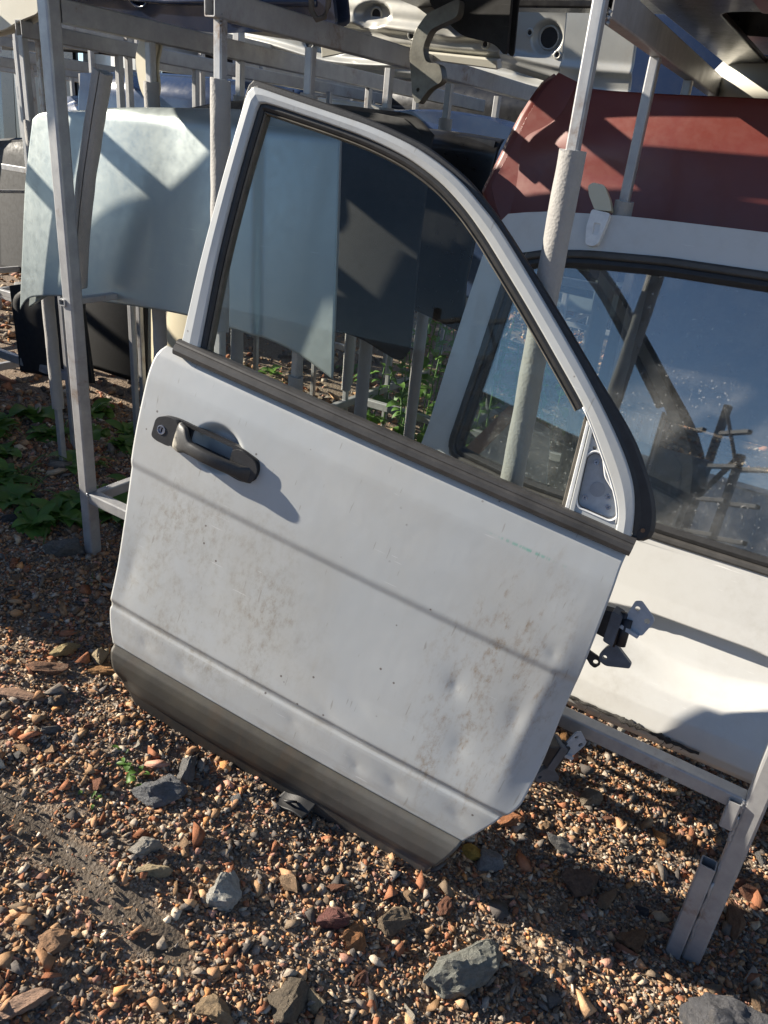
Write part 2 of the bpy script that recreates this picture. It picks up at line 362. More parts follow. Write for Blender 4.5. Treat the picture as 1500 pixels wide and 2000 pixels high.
def strip(name, pa, pb, prof, mat, parent):
    # band between two paths; prof = list of (t across 0..1, w)
    n = len(pa); m = len(prof); vs = []; fs = []
    for i in range(n):
        for (t, w) in prof: q = pa[i] * (1 - t) + pb[i] * t; vs.append((q[0], q[1], w))
    for i in range(n - 1):
        for j in range(m - 1): a = i * m + j; fs.append((a, a + 1, a + m + 1, a + m))
    for i in (0, n - 1): fs.append(tuple(i * m + j for j in range(m)))
    # closing back
    for i in range(n - 1): fs.append((i * m + m - 1, i * m, (i + 1) * m, (i + 1) * m + m - 1))
    o = mesh(name, vs, fs, mat, parent)
    bm = bmesh.new(); bm.from_mesh(o.data); bmesh.ops.recalc_face_normals(bm, faces=bm.faces); bm.to_mesh(o.data); bm.free()
    md = o.modifiers.new('bevel', 'BEVEL'); md.width = .0012; md.segments = 2; md.limit_method = 'ANGLE'; md.angle_limit = R(40)
    return o

def sqtube(name, p0, p1, w, h, mat, parent=None, wall=.0022, side=None, rad=.003):
    p0, p1 = Vector(p0), Vector(p1); d = (p1 - p0).normalized()
    x = Vector(side) if side is not None else (B.copy() if abs(d.dot(B)) < .9 else A.copy())
    x = (x - d * x.dot(d)).normalized(); y = d.cross(x)
    def loop(hw, hh, r):
        o = []
        for sx, sy in ((1, 1), (-1, 1), (-1, -1), (1, -1)):
            cx, cy = sx * (hw - r), sy * (hh - r); a0 = math.atan2(sy, sx) - math.pi / 4
            for k in range(3): t = a0 + k * math.pi / 4; o.append((cx + r * math.cos(t), cy + r * math.sin(t)))
        return o
    lo, li = loop(w / 2, h / 2, rad), loop(w / 2 - wall, h / 2 - wall, rad * .5); n = len(lo); vs = []
    for q in (p0, p1):
        for l in (lo, li): vs += [q + x * a + y * b_ for a, b_ in l]
    fs = []
    for i in range(n):
        j = (i + 1) % n
        fs += [(i, j, 2 * n + j, 2 * n + i), (n + j, n + i, 3 * n + i, 3 * n + j), (j, i, n + i, n + j), (2 * n + i, 2 * n + j, 3 * n + j, 3 * n + i)]
    return mesh(name, vs, fs, mat, parent)

def foam_sleeve(path, ro, ri, label, cat='foam sleeve', group=None, slit=None, seed=0, n=26, ragged=.004):
    P = [Vector(p) for p in path]; r_ = random.Random(seed)
    L = sum((P[i + 1] - P[i]).length for i in range(len(P) - 1)); k = max(6, int(L / .012))
    Q = lerp_path([tuple(p) for p in P], k, smooth=len(P) > 2); base = Vector(Q[-1]); vs = []; fs = []
    gap = 0.12 if slit is not None else 0.0; a0 = (slit or 0) + gap / 2; span = 2 * math.pi - gap
    for i in range(k):
        p = Vector(Q[i]); t = (Vector(Q[min(i + 1, k - 1)]) - Vector(Q[max(i - 1, 0)])).normalized()
        x = B - t * B.dot(t); x.normalize(); y = t.cross(x)
        for j in range(n):
            a = a0 + span * j / (n - 1 if slit is not None else n)
            jit = noise.noise(Vector((math.cos(a) * 1.5 + seed, math.sin(a) * 1.5, i * .25))) * .0014
            end = noise.noise(Vector((a * 1.3, seed * 3.1, 0))) * ragged if i in (0, k - 1) else 0
            for r in (ro + jit, ri): vs.append(p - base + (x * math.cos(a) + y * math.sin(a)) * r + t * end)
    m = n if slit is None else n - 1
    for i in range(k - 1):
        for j in range(m):
            j2 = (j + 1) % n; a, b_, c_, d = (i * n + j) * 2, (i * n + j2) * 2, ((i + 1) * n + j2) * 2, ((i + 1) * n + j) * 2
            fs += [(a, b_, c_, d), (b_ + 1, a + 1, d + 1, c_ + 1)]
        if slit is not None:
            for j in (0, n - 1): a, d = (i * n + j) * 2, ((i + 1) * n + j) * 2; fs.append((a, a + 1, d + 1, d))
    for i in (0, k - 1):
        for j in range(m): a, b_ = (i * n + j) * 2, (i * n + (j + 1) % n) * 2; fs.append((a, b_, b_ + 1, a + 1))
    o = mesh('foam_sleeve', vs, fs, M['foam'], None, True); o.location = base
    bm = bmesh.new(); bm.from_mesh(o.data); bmesh.ops.recalc_face_normals(bm, faces=bm.faces); bm.to_mesh(o.data); bm.free()
    md = o.modifiers.new('edge', 'EDGE_SPLIT'); md.split_angle = R(55)
    return tag(o, label, cat, group)
# ------------------------------------------------------------------ ground and gravel
def gz(x, y):
    t = -.176 * (x - .154) + .0656 * (y - 1.016)
    return np.where(t > 0, .3 * np.tanh(t / .3), .08 * np.tanh(t / .08))
def gz2(x, y):
    r = (np.sin(x * 9.1 + y * 4.3) * .004 + np.sin(x * 17.3 - y * 13.1 + 1) * .003 + np.sin(x * 31 + y * 27 + 2) * .0018 + np.sin(-x * 43 + y * 53) * .0012)
    return gz(x, y) + r - .012
def axis(lo, hi, step, far):
    a = list(np.arange(lo, hi, step)); d = step
    while a[-1] < far: d *= 1.35; a.append(a[-1] + d)
    d = step
    while a[0] > -far: d *= 1.35; a.insert(0, a[0] - d)
    return np.array(a)
MUD = np.array([(-.72, 1.03), (-.60, .985), (-.47, .91), (-.36, .845), (-.27, .80)])
def mud_dist(x, y):
    d = np.full(x.shape, 9.0)
    for (a, b) in zip(MUD[:-1], MUD[1:]):
        ab = b - a; t = np.clip(((x - a[0]) * ab[0] + (y - a[1]) * ab[1]) / (ab @ ab), 0, 1)
        d = np.minimum(d, np.hypot(x - a[0] - t * ab[0], y - a[1] - t * ab[1]))
    return d
def build_ground():
    X, Y = np.meshgrid(axis(-1.7, 1.5, .016, 160), axis(.45, 2.6, .016, 160)); Zh = gz2(X, Y)
    mud = np.clip(1.15 - mud_dist(X, Y) / .048, 0, 1); Zh = Zh - .004 * mud
    ny, nx = X.shape; me = bpy.data.meshes.new('ground'); idx = np.arange(nx * ny).reshape(ny, nx)
    q = np.stack([idx[:-1, :-1], idx[:-1, 1:], idx[1:, 1:], idx[1:, :-1]], -1).reshape(-1, 4)
    me.from_pydata(np.stack([X, Y, Zh], -1).reshape(-1, 3).tolist(), [], q.tolist())
    me.polygons.foreach_set('use_smooth', [True] * len(me.polygons))
    at = me.attributes.new('mud', 'FLOAT', 'POINT'); at.data.foreach_set('value', mud.ravel().astype(np.float32))
    kind(link('ground', me, None, M['ground']), 'structure')
build_ground()

PAL = np.array([(.34, .235, .15), (.30, .19, .12), (.25, .12, .075), (.19, .18, .17), (.10, .098, .10), (.42, .36, .28), (.40, .215, .10), (.27, .25, .225), (.33, .20, .165), (.50, .46, .40), (.15, .125, .10), (.36, .29, .21)])
PAL = np.clip(PAL * 1.40 * np.array([1.06, .96, .86]), 0, .75)
PWT = np.array([.15, .17, .12, .12, .11, .05, .03, .09, .06, .02, .07, .03]); PWT = PWT / PWT.sum()
def hull_proto(npts, squash, seed):
    r = np.random.default_rng(seed); p = r.normal(size=(npts, 3)); p /= np.linalg.norm(p, axis=1)[:, None]
    p *= r.uniform(.68, 1.0, (npts, 1)); p *= np.array([r.uniform(1, 1.35), r.uniform(.62, .95), squash * r.uniform(.8, 1.2)])
    bm = bmesh.new()
    for q in p: bm.verts.new(q)
    res = bmesh.ops.convex_hull(bm, input=bm.verts)
    bmesh.ops.delete(bm, geom=list({g for g in res['geom_interior'] + res['geom_unused'] if isinstance(g, bmesh.types.BMVert)}), context='VERTS')
    bmesh.ops.triangulate(bm, faces=bm.faces); bm.verts.index_update()
    v = np.array([q.co[:] for q in bm.verts]); f = np.array([[w.index for w in t.verts] for t in bm.faces]); bm.free(); return v, f
def in_view(x, y, z, m=.16):
    d = np.stack([x, y, z - 1.28], -1) @ np.array(RC)
    px = d[:, 0] / d[:, 2] * 1480; py = d[:, 1] / d[:, 2] * 1480
    return (d[:, 2] > .1) & (np.abs(px) < 750 * (1 + m)) & (py < 1000 * (1 + m)) & (py > -1000)
def scatter(name, x, y, size, squash, npts, protos, seed, sink=.25):
    r = np.random.default_rng(seed); z = gz2(x, y); n = len(x)
    P = [hull_proto(npts, squash * r.uniform(.8, 1.25), seed * 50 + i) for i in range(protos)]
    which = r.integers(0, protos, n); AV, AF, AC = [], [], []; off = 0
    for k, (pv, pf) in enumerate(P):
        s = np.where(which == k)[0]; m = len(s)
        if not m: continue
        ang = r.uniform(0, 2 * np.pi, m); tx = r.normal(0, .38, m); ty = r.normal(0, .38, m)
        ca, sa = np.cos(ang), np.sin(ang); v = np.repeat(pv[None], m, 0) * size[s][:, None, None]
        v[..., 2] *= r.uniform(.75, 1.3, m)[:, None]
        vy = v[..., 1] * np.cos(tx)[:, None] - v[..., 2] * np.sin(tx)[:, None]; vz = v[..., 1] * np.sin(tx)[:, None] + v[..., 2] * np.cos(tx)[:, None]
        vx = v[..., 0] * np.cos(ty)[:, None] + vz * np.sin(ty)[:, None]; vz = -v[..., 0] * np.sin(ty)[:, None] + vz * np.cos(ty)[:, None]
        ox = vx * ca[:, None] - vy * sa[:, None] + x[s][:, None]; oy = vx * sa[:, None] + vy * ca[:, None] + y[s][:, None]
        oz = vz + (z[s] + size[s] * squash * (1 - 2 * sink) + r.uniform(-.2, .35, m) * size[s] * .5)[:, None]
        col = PAL[r.choice(len(PAL), m, p=PWT)] * r.uniform(.7, 1.3, (m, 1))
        AV.append(np.stack([ox, oy, oz], -1).reshape(-1, 3)); AC.append(np.repeat(col, len(pv), 0))
        AF.append((pf[None] + (np.arange(m) * len(pv))[:, None, None] + off).reshape(-1, 3)); off += m * len(pv)
    V, F, Cc = np.vstack(AV), np.vstack(AF), np.vstack(AC)
    me = bpy.data.meshes.new(name); me.vertices.add(len(V)); me.vertices.foreach_set('co', V.astype(np.float32).ravel())
    me.loops.add(F.size); me.loops.foreach_set('vertex_index', F.astype(np.int32).ravel())
    me.polygons.add(len(F)); me.polygons.foreach_set('loop_start', np.arange(0, F.size, 3, dtype=np.int32))
    me.update(calc_edges=True); me.validate()
    at = me.attributes.new('col', 'FLOAT_COLOR', 'POINT'); at.data.foreach_set('color', np.c_[Cc, np.ones(len(Cc))].astype(np.float32).ravel())
    return link(name, me, None, M['stone'])
def field(n, x0, x1, y0, y1, seed, mudclear=.8, clump=True):
    r = np.random.default_rng(seed); x = r.uniform(x0, x1, n); y = r.uniform(y0, y1, n); md = mud_dist(x, y)
    keep = in_view(x, y, gz(x, y)) & ((md > .040 + .02 * np.sin(x * 60) * np.sin(y * 47)) | (r.random(n) > mudclear))
    return x[keep], y[keep], r
def build_gravel():
    x, y, r = field(130000, -1.7, 1.3, .5, 2.5, 3, .75)
    w = (.62 + .38 * np.sin(x * 11 + 1.3 * np.sin(y * 9)) * np.sin(y * 13 + 2)) > r.random(len(x)) * .9; x, y = x[w], y[w]
    g = scatter('gravel', x, y, np.clip(r.lognormal(np.log(.0043), .38, len(x)), .002, .010), .58, 7, 14, 5)
    tag(kind(g, 'stuff'), 'fine brown and grey gravel covering the yard ground', 'gravel')
    x, y, r = field(24000, -1.8, 1.3, .5, 2.9, 4, .93)
    g = scatter('gravel', x, y, np.clip(r.lognormal(np.log(.0090), .48, len(x)), .005, .030), .50, 8, 26, 6, .38)
    tag(kind(g, 'stuff'), 'coarse mixed brown, red and grey crushed stones of the gravel', 'gravel')
    x, y, r = field(46000, -1.8, 1.3, .5, 2.7, 14, .9)
    g = scatter('gravel', x, y, np.clip(r.lognormal(np.log(.0066), .30, len(x)), .004, .013), .55, 8, 18, 15, .34)
    tag(kind(g, 'stuff'), 'medium brown crushed stones packed between the coarse ones', 'gravel')
    x, y, r = field(26000, -4.5, 3.5, 2.2, 8.5, 8)
    g = scatter('gravel', x, y, np.clip(r.lognormal(np.log(.016), .45, len(x)), .008, .05), .55, 10, 10, 9, .3)
    tag(kind(g, 'stuff'), 'shaded rubble and stones on the ground behind the racks', 'gravel')
build_gravel()

# ------------------------------------------------------------------ the leaning car door
DU, DV, DN = Vector((.921, -.343, -.185)), Vector((.231, .099, .968)), None
DU.normalize(); DN = DU.cross(DV).normalized(); DV = DN.cross(DU).normalized()
def smooth(x, a, b): t = np.clip((x - a) / (b - a), 0, 1); return t * t * (3 - 2 * t)
def bell(U, V, u, v, ru, rv): return np.exp(-((U - u) / ru) ** 2 - ((V - v) / rv) ** 2)
def door_profile(U, V):
    kv = [.10, .132, .150, .195, .2035, .2065, .2145, .224, .30, .40, .505, .509, .521, .526, .60, .690, .700, .742, .752, .760, .78]
    kw = [.002, .0045, .0065, .0085, .0078, .0042, .0058, .0125, .0070, .0042, .0030, .0032, .0078, .0084, .0080, .0066, .0060, .0005, -.0035, -.009, -.02]
    w = np.interp(V, kv, kw)
    w = w - .010 * ((U + .4) / .5) ** 2
    # dented front edge, dings and waves in the sheet
    w -= .012 * smooth(U, .035, .10) * bell(U, V, .08, .40, .2, .16)
    for u, v, ru, rv, d in ((-.10, .405, .020, .024, -.0026), (-.05, .30, .03, .05, -.0022), (.02, .40, .025, .05, -.0025), (-.30, .235, .05, .018, -.0016), (-.13, .165, .03, .02, -.0024), (.0, .17, .03, .02, -.002), (-.38, .30, .12, .05, .0011), (-.62, .34, .10, .08, -.0016), (.03, .545, .02, .02, -.0016),
                            (-.72, .168, .022, .018, -.0016), (-.62, .165, .03, .02, -.0014), (-.21, .16, .02, .018, -.0018), (-.36, .18, .025, .018, -.0012), (-.80, .30, .03, .10, -.0025), (-.25, .28, .06, .02, -.0010), (-.46, .645, .05, .03, -.0006)):
        w += d * np.exp(-np.sqrt(((U - u) / ru) ** 2 + ((V - v + .35 * (U - u)) / rv) ** 2 + .06) * 1.35 + .33)
    # finger dish behind the handle
    r = np.sqrt(((U + .692) / .060) ** 2 + ((V - .624) / .050) ** 2); w -= .022 * (1 - smooth(r, .55, 1.0))
    return w
def build_door():
    root = empty('car_door', fr(Vector((.154, 1.016, .002)), DU, DV, DN))
    tag(root, 'silver-white car door with black handle, leaning upright on the gravel', 'car door')
    left = [(-.795, .128), (-.808, .157), (-.821, .195), (-.825, .224), (-.835, .306), (-.854, .433), (-.874, .566), (-.884, .70), (-.881, .742), (-.872, .762)]
    right = [(.030, .124), (.076, .214), (.090, .240), (.095, .268), (.095, .353), (.088, .45), (.083, .553), (.072, .68), (.066, .735), (.066, .763)]
    body = coons('outer_panel', [(-.795, .128), (.030, .124)], lerp_path(right, 60, True), [(-.872, .762), (.066, .763)], lerp_path(left, 60, True), door_profile, 260, 220, .0012, M['door'], root)
    # hem flange and inner shell
    ol = np.vstack([lerp_path(left, 26, True), lerp_path(right, 26, True)[::-1]]); cen = ol.mean(0); cl = (ol - cen)
    shell_o = [tuple(p) for p in (cen + cl * np.array([.985, .985]))]
    plate('inner_shell', shell_o, [], -.045, -.026, M['door'], root, .006)
    clw = lambda U, V: np.interp(V, [-.05, -.014, .024, .030, .036, .05, .075, .100, .114, .1185, .123, .13], [-.040, -.030, -.017, -.012, -.004, .005, .0125, .0148, .0128, .0095, .002, .0015]) - .010 * ((U + .4) / .5) ** 2 - .010 * bell(U, V, -.745, .052, .032, .022) + .002 * bell(U, V, -.5, .05, .1, .03) - .003 * bell(U, V, -.30, .045, .05, .02)
    cl_left = [(-.712, -.012), (-.722, .004), (-.742, .030), (-.776, .084), (-.7945, .1265)]; cl_right = [(-.016, -.034), (.0, .030), (.030, .1225)]
    coons('lower_cladding', [(-.712, -.012), (-.36, -.020), (-.016, -.034)], cl_right, [(-.7945, .1265), (.030, .1225)], cl_left, clw, 150, 60, .003, M['clad'], root)
    # belt moulding
    n = 60; sec = [(.757, .003), (.760, .0065), (.766, .0085), (.774, .0075), (.7775, .004), (.7795, .0045), (.783, .003), (.787, -.002), (.787, -.02), (.757, -.012)]
    us = np.linspace(-.842, .069, n); vs, fs = [], []; m = len(sec)
    for u in us:
        for v, w in sec: vs.append((u, v, w - .010 * ((u + .4) / .5) ** 2 + .004))
    for i in range(n - 1):
        for j in range(m): fs.append((i * m + j, i * m + (j + 1) % m, (i + 1) * m + (j + 1) % m, (i + 1) * m + j))
    fs += [tuple(range(m)), tuple(range((n - 1) * m, n * m))[::-1]]
    mesh('belt_moulding', vs, fs, M['trim'], root)
    # window frame
    fo = lerp_path([(-.838, .783), (-.846, .93), (-.8485, 1.086), (-.8475, 1.20), (-.8465, 1.232), (-.843, 1.243), (-.832, 1.2475), (-.762, 1.247), (-.671, 1.2468), (-.610, 1.2462), (-.548, 1.2415), (-.497, 1.233), (-.434, 1.2145), (-.377, 1.1865), (-.327, 1.157), (-.214, 1.0755), (-.114, .9990), (-.028, .9257), (.022, .872), (.047, .826), (.061, .783)], 110, True)
    fi = lerp_path([(-.797, .783), (-.8135, .95), (-.8195, 1.094), (-.8195, 1.20), (-.818, 1.222), (-.806, 1.2275), (-.735, 1.2285), (-.665, 1.2285), (-.602, 1.2265), (-.539, 1.2197), (-.495, 1.2105), (-.450, 1.196), (-.402, 1.173), (-.360, 1.1472), (-.330, 1.1265), (-.242, 1.0627), (-.146, .9895), (-.099, .9525), (-.072, .927), (-.040, .893), (-.008, .858), (.014, .830), (.027, .806), (.033, .783)], 110, True)
    strip('window_frame', fo, fi, [(0, -.030), (0, -.0125), (.06, -.0085), (.5, -.0065), (.94, -.0085), (1, -.0125), (1, -.030)], M['door'], root)
    # outer weather seal, wide and flat at its foot
    so = lerp_path([(-.853, 1.200), (-.855, 1.240), (-.850, 1.257), (-.835, 1.2595), (-.766, 1.2595), (-.677, 1.2595), (-.609, 1.2570), (-.539, 1.2507), (-.489, 1.2425), (-.422, 1.2205), (-.373, 1.195), (-.322, 1.1631), (-.203, 1.0800), (-.102, 1.0060), (-.012, .9400), (.036, .893), (.073, .846), (.090, .806), (.086, .788), (.070, .781)], 100, True)
    si = lerp_path([(-.846, 1.200), (-.845, 1.232), (-.842, 1.242), (-.832, 1.2470), (-.762, 1.2465), (-.671, 1.2463), (-.610, 1.2457), (-.548, 1.241), (-.497, 1.2325), (-.434, 1.214), (-.377, 1.186), (-.327, 1.1565), (-.214, 1.075), (-.114, .9985), (-.028, .9252), (.022, .8715), (.047, .8255), (.062, .783)], 100, True)
    sl_ = strip('weather_seal', so, si, [(0, -.034), (0, -.022), (.2, -.017), (.7, -.017), (1, -.015), (1, -.034)], M['rubber'], root)
    plate('clip', circle(.072, .802, .0035, 10), [], -.018, -.0145, M['rust'], root)
    # glass run channel (dark) and bright lip
    ri = []; n_ = len(fi); fi2 = fi[:95]
    i94 = int(np.argmin(np.abs(fi[:, 0] + .099) + 9 * (fi[:, 1] > 1.1))); fi2 = fi[:i94 + 1]
    t = np.gradient(fi2, axis=0); t /= np.linalg.norm(t, axis=1)[:, None]; nor = np.stack([t[:, 1], -t[:, 0]], 1)
    strip('glass_run', fi2, fi2 + nor * .0125, [(0, -.032), (0, -.0135), (.5, -.0125), (.95, -.016), (1, -.032)], M['rubber'], root)
    strip('run_lip', fi2 + nor * .0127, fi2 + nor * .0165, [(0, -.034), (0, -.0165), (.5, -.0150), (1, -.018), (1, -.034)], M['channel'], root)
    gl = fi2 + nor * .0150; gpoly = [tuple(p) for p in gl[:-1]] + [(-.078, .925), (-.060, .779), (-.783, .779)]
    plate('window_glass', gpoly, [], -.0275, -.0240, M['doorglass'], root)
    # division bar and mirror corner
    for k, (d0, m_, w0) in enumerate(((0, 'channel', -.017), (.0065, 'bead', -.0125), (.0145, 'door', -.010))):
        wd = (.006, .007, .009)[k]
        plate('division_bar', [(-.0895 + d0, .937 - d0 * .7), (-.0625 + d0, .7835), (-.0625 + d0 + wd, .7835), (-.0895 + d0 + wd * .9, .937 - d0 * .7 - wd * .7)], [], -.034, w0, M[m_], root, .0012)
    rec = rounded([(-.0585, .878), (-.050, .890), (-.036, .889), (-.018, .858), (.004, .842), (.014, .836), (.024, .806), (.017, .797), (-.036, .797), (-.043, .806)], .006, 4)
    cor = [(-.068, .915), (-.0395, .7835), (.0325, .7835), (.0265, .806), (.0135, .830), (-.0085, .858), (-.0405, .8925)]
    mm = plate('mirror_corner', cor, [rec, circle(-.0535, .896, .0032, 12)], -.030, -.0125, M['door'], root, .001)
    rp = plate('recess_plate', [(p[0] * 1.0, p[1]) for p in rec], [], -.036, -.024, M['plate'], mm)
    plate('round_stamp', circle(-.021, .833, .0125, 24), [], -.0245, -.0230, simple('stamp_grey', (.24, .26, .29), .5, .1, .1, 60), mm)
    for u, v in ((-.041, .874), (-.034, .813), (.000, .829), (.007, .813)):
        plate('screw', circle(u, v, .0042, 12), [circle(u, v, .0018, 8)], -.0245, -.0215, M['chrome'], mm)
    sweep('sealant_bead', [(p[0], p[1], -.0122 + .0006 * noise.noise(Vector((p[0] * 90, p[1] * 90, 0)))) for p in [(q[0] + (q[0] + .018) * .06, q[1] + (q[1] - .838) * .05) for q in rec]], circ(.0016, 8), M['bead'], mm, closed=True, up=Vector((0, 0, 1)))
    sweep('recess_shade_line', [(q[0], q[1], -.0150) for q in rec], circ(.0014, 6), M['rubber'], mm, closed=True, up=Vector((0, 0, 1)))  # thin dark bead drawn in for the shade inside the recess edge
    seam = [fi[i] for i in range(i94, 109)]
    sweep('sealant_seam', [(p[0] - .001, p[1], -.0110 + .001 * noise.noise(Vector((p[0] * 120, p[1] * 70, 3)))) for p in seam], circ(.0016, 8), M['bead'], mm, up=Vector((0, 0, 1)))
    # ---- handle: base, lock cap, grip
    hd = empty('door_handle'); hd.parent = root
    offs = -.0035
    base = rounded([(-.826, .596), (-.826, .640), (-.790, .6475), (-.640, .6475), (-.600, .640), (-.592, .622), (-.596, .597), (-.625, .588), (-.78, .590)], .016, 6)
    slot = rounded([(-.750, .614), (-.750, .641), (-.657, .641), (-.652, .614)], .007, 5)
    plate('handle_base', base, [slot], offs, offs + .0125, M['plastic'], hd, .004)
    cap = rounded([(-.8265, .597), (-.8265, .636), (-.806, .6465), (-.776, .6475), (-.776, .5925), (-.812, .5925)], .014, 6)
    plate('lock_cap', cap, [circle(-.808, .617, .0085, 20)], offs + .011, offs + .024, M['plastic'], hd, .0055)
    plate('lock_ring', circle(-.808, .617, .0092, 24), [circle(-.808, .617, .0068, 20)], offs + .011, offs + .0252, M['chrome'], hd, .0008)
    plate('lock_cylinder', circle(-.808, .617, .0066, 20), [[(-.8095, .6125), (-.8095, .6215), (-.8065, .6215), (-.8065, .6125)]], offs + .010, offs + .0225, M['chrome'], hd)
    # grip: a bowed bar
    k = 34; prof = []
    for i in range(k):
        s = i / (k - 1); u = -.7745 + s * .1765
        wc = .020 + .019 * math.sin(math.pi * min(1, s * 1.10) ** .85) - .010 * smooth(np.array(s), .86, 1.0); vc = .6165 - .010 * s
        hv = (.0265 if s < .10 else .0265 - .0145 * float(smooth(np.array(s), .10, .24))) + .004 * float(smooth(np.array(s), .82, .95)); hv *= (1 - .75 * float(smooth(np.array(s), .965, 1.0)))
        vc2 = vc + (.004 if s < .1 else .004 * (1 - float(smooth(np.array(s), .10, .24)))) ; hw = .0085 * (1 - .5 * float(smooth(np.array(s), .95, 1.0)))
        prof.append((u, vc2, wc, hv, hw))
    vs, fs, m = [], [], 16
    for (u, v, w, hv, hw) in prof:
        for j in range(m):
            a = 2 * math.pi * j / m; e = .62; ca, sa = math.cos(a), math.sin(a)
            vs.append((u, v + hv * abs(ca) ** e * (1 if ca > 0 else -1), w + offs + hw * abs(sa) ** e * (1 if sa > 0 else -1)))
    for i in range(k - 1):
        for j in range(m): fs.append((i * m + j, i * m + (j + 1) % m, (i + 1) * m + (j + 1) % m, (i + 1) * m + j))
    fs += [tuple(range(m)), tuple(range((k - 1) * m, k * m))[::-1]]
    b = NB('worn_black_grip'); co = b.co('Object')
    wear = b.math('MULTIPLY', b.blob(co, (-.762, .618, .02), (.040, .04, .1)), b.ramp(b.noise(co, 90, 6, .7), [(.25, .3), (.6, 1.0)]))
    c = b.mix(b.ramp(wear, [(.25, 0.0), (.6, 1.0)]), b.mix(b.noise(co, 110, 6, .7), (.012, .012, .013), (.055, .053, .05)), (.30, .28, .235))
    b.col(c).rough(.5).bump(b.noise(co, 500, 3), .3, .001)
    g = mesh('grip', vs, fs, b.m, hd, True)
    bm = bmesh.new(); bm.from_mesh(g.data); bmesh.ops.recalc_face_normals(bm, faces=bm.faces); bm.to_mesh(g.data); bm.free()
    pl = rounded([(-.652, .592), (-.655, .640), (-.640, .6465), (-.604, .6385), (-.5925, .622), (-.597, .598), (-.62, .589)], .012, 5)
    plate('end_cap', pl, [], offs + .0095, offs + .020, M['plastic'], hd, .005)
    # ---- hinges on the front edge
    def hinge(v0, flip):
        h = empty('hinge'); h.parent = root; h.location = (.074, v0, -.045)
        s = flip
        plate('hinge_block', [(-.004, -.026), (-.004, .016), (.024, .020), (.024, -.030)], [], -.012, .016, M['darksteel'], h, .002)
        plate('knuckle', rounded([(.018, -.034), (.018, .022), (.036, .018), (.036, -.038)], .004), [], -.016, .018, M['steel'], h, .002)
        pin = [(.036, .020, 0), (.0365, -.042, 0)]; sweep('pin', pin, circ(.0065, 12), M['darksteel'], h)
        sweep('pin_bush', [(.044, .012, .002), (.046, -.036, .002)], circ(.0085, 12), M['darksteel'], h)
        br = plate('bracket', rounded([(.036, -.002), (.046, .046), (.056, .050), (.082, .030), (.084, .022), (.074, -.006), (.066, -.010)], .003), [circle(.0535, .035, .0042, 14), circle(.0735, .020, .0048, 14)], -.002, .0012, M['plate'], h, .0006)
        plate('bracket_flange', [(.034, -.004), (.038, .002), (.070, -.006), (.068, -.012)], [], -.010, .010, M['plate'], h, .001)
        plate('lower_arm', rounded([(.026, -.046), (.018, -.064), (.022, -.076), (.034, -.080), (.072, -.068), (.072, -.060), (.050, -.044), (.040, -.036)], .005), [circle(.0285, -.066, .0040, 14)], -.004, .006, M['steel'], h, .001)
        return h
    h1 = hinge(.628, 1); h1.rotation_euler = (0, R(-8), R(8))
    h2 = hinge(.335, 1); h2.rotation_euler = (0, R(38), R(-6)); h2.location = (.090, .345, -.060)
    ck = plate('check_strap', rounded([(.074, .548), (.074, .566), (.092, .562), (.104, .560), (.111, .549), (.105, .538), (.095, .540), (.085, .548)], .004), [circle(.1015, .549, .0045, 14)], -.045, -.040, M['darksteel'], root, .001)
    # in-plane taper of the whole door (narrower and lower towards the roof)
    def bend(x, y): return x - .041 * x * y, 1.045 * y - .042 * y * y
    done = set()
    for o in [root] + list(root.children_recursive):
        if o.type == 'EMPTY':
            if o is not root and o.location.length > 0: o.location.x, o.location.y = bend(o.location.x, o.location.y)
        elif o.parent.name.split('.')[0] != 'hinge' and o.data.name not in done:
            done.add(o.data.name); n_ = len(o.data.vertices); co = np.empty(n_ * 3); o.data.vertices.foreach_get('co', co); co = co.reshape(-1, 3)
            x, y = co[:, 0].copy(), co[:, 1].copy(); co[:, 0] = x - .041 * x * y; co[:, 1] = 1.045 * y - .042 * y * y
            o.data.vertices.foreach_set('co', co.ravel()); o.data.update()
    return root
DOOR = build_door()

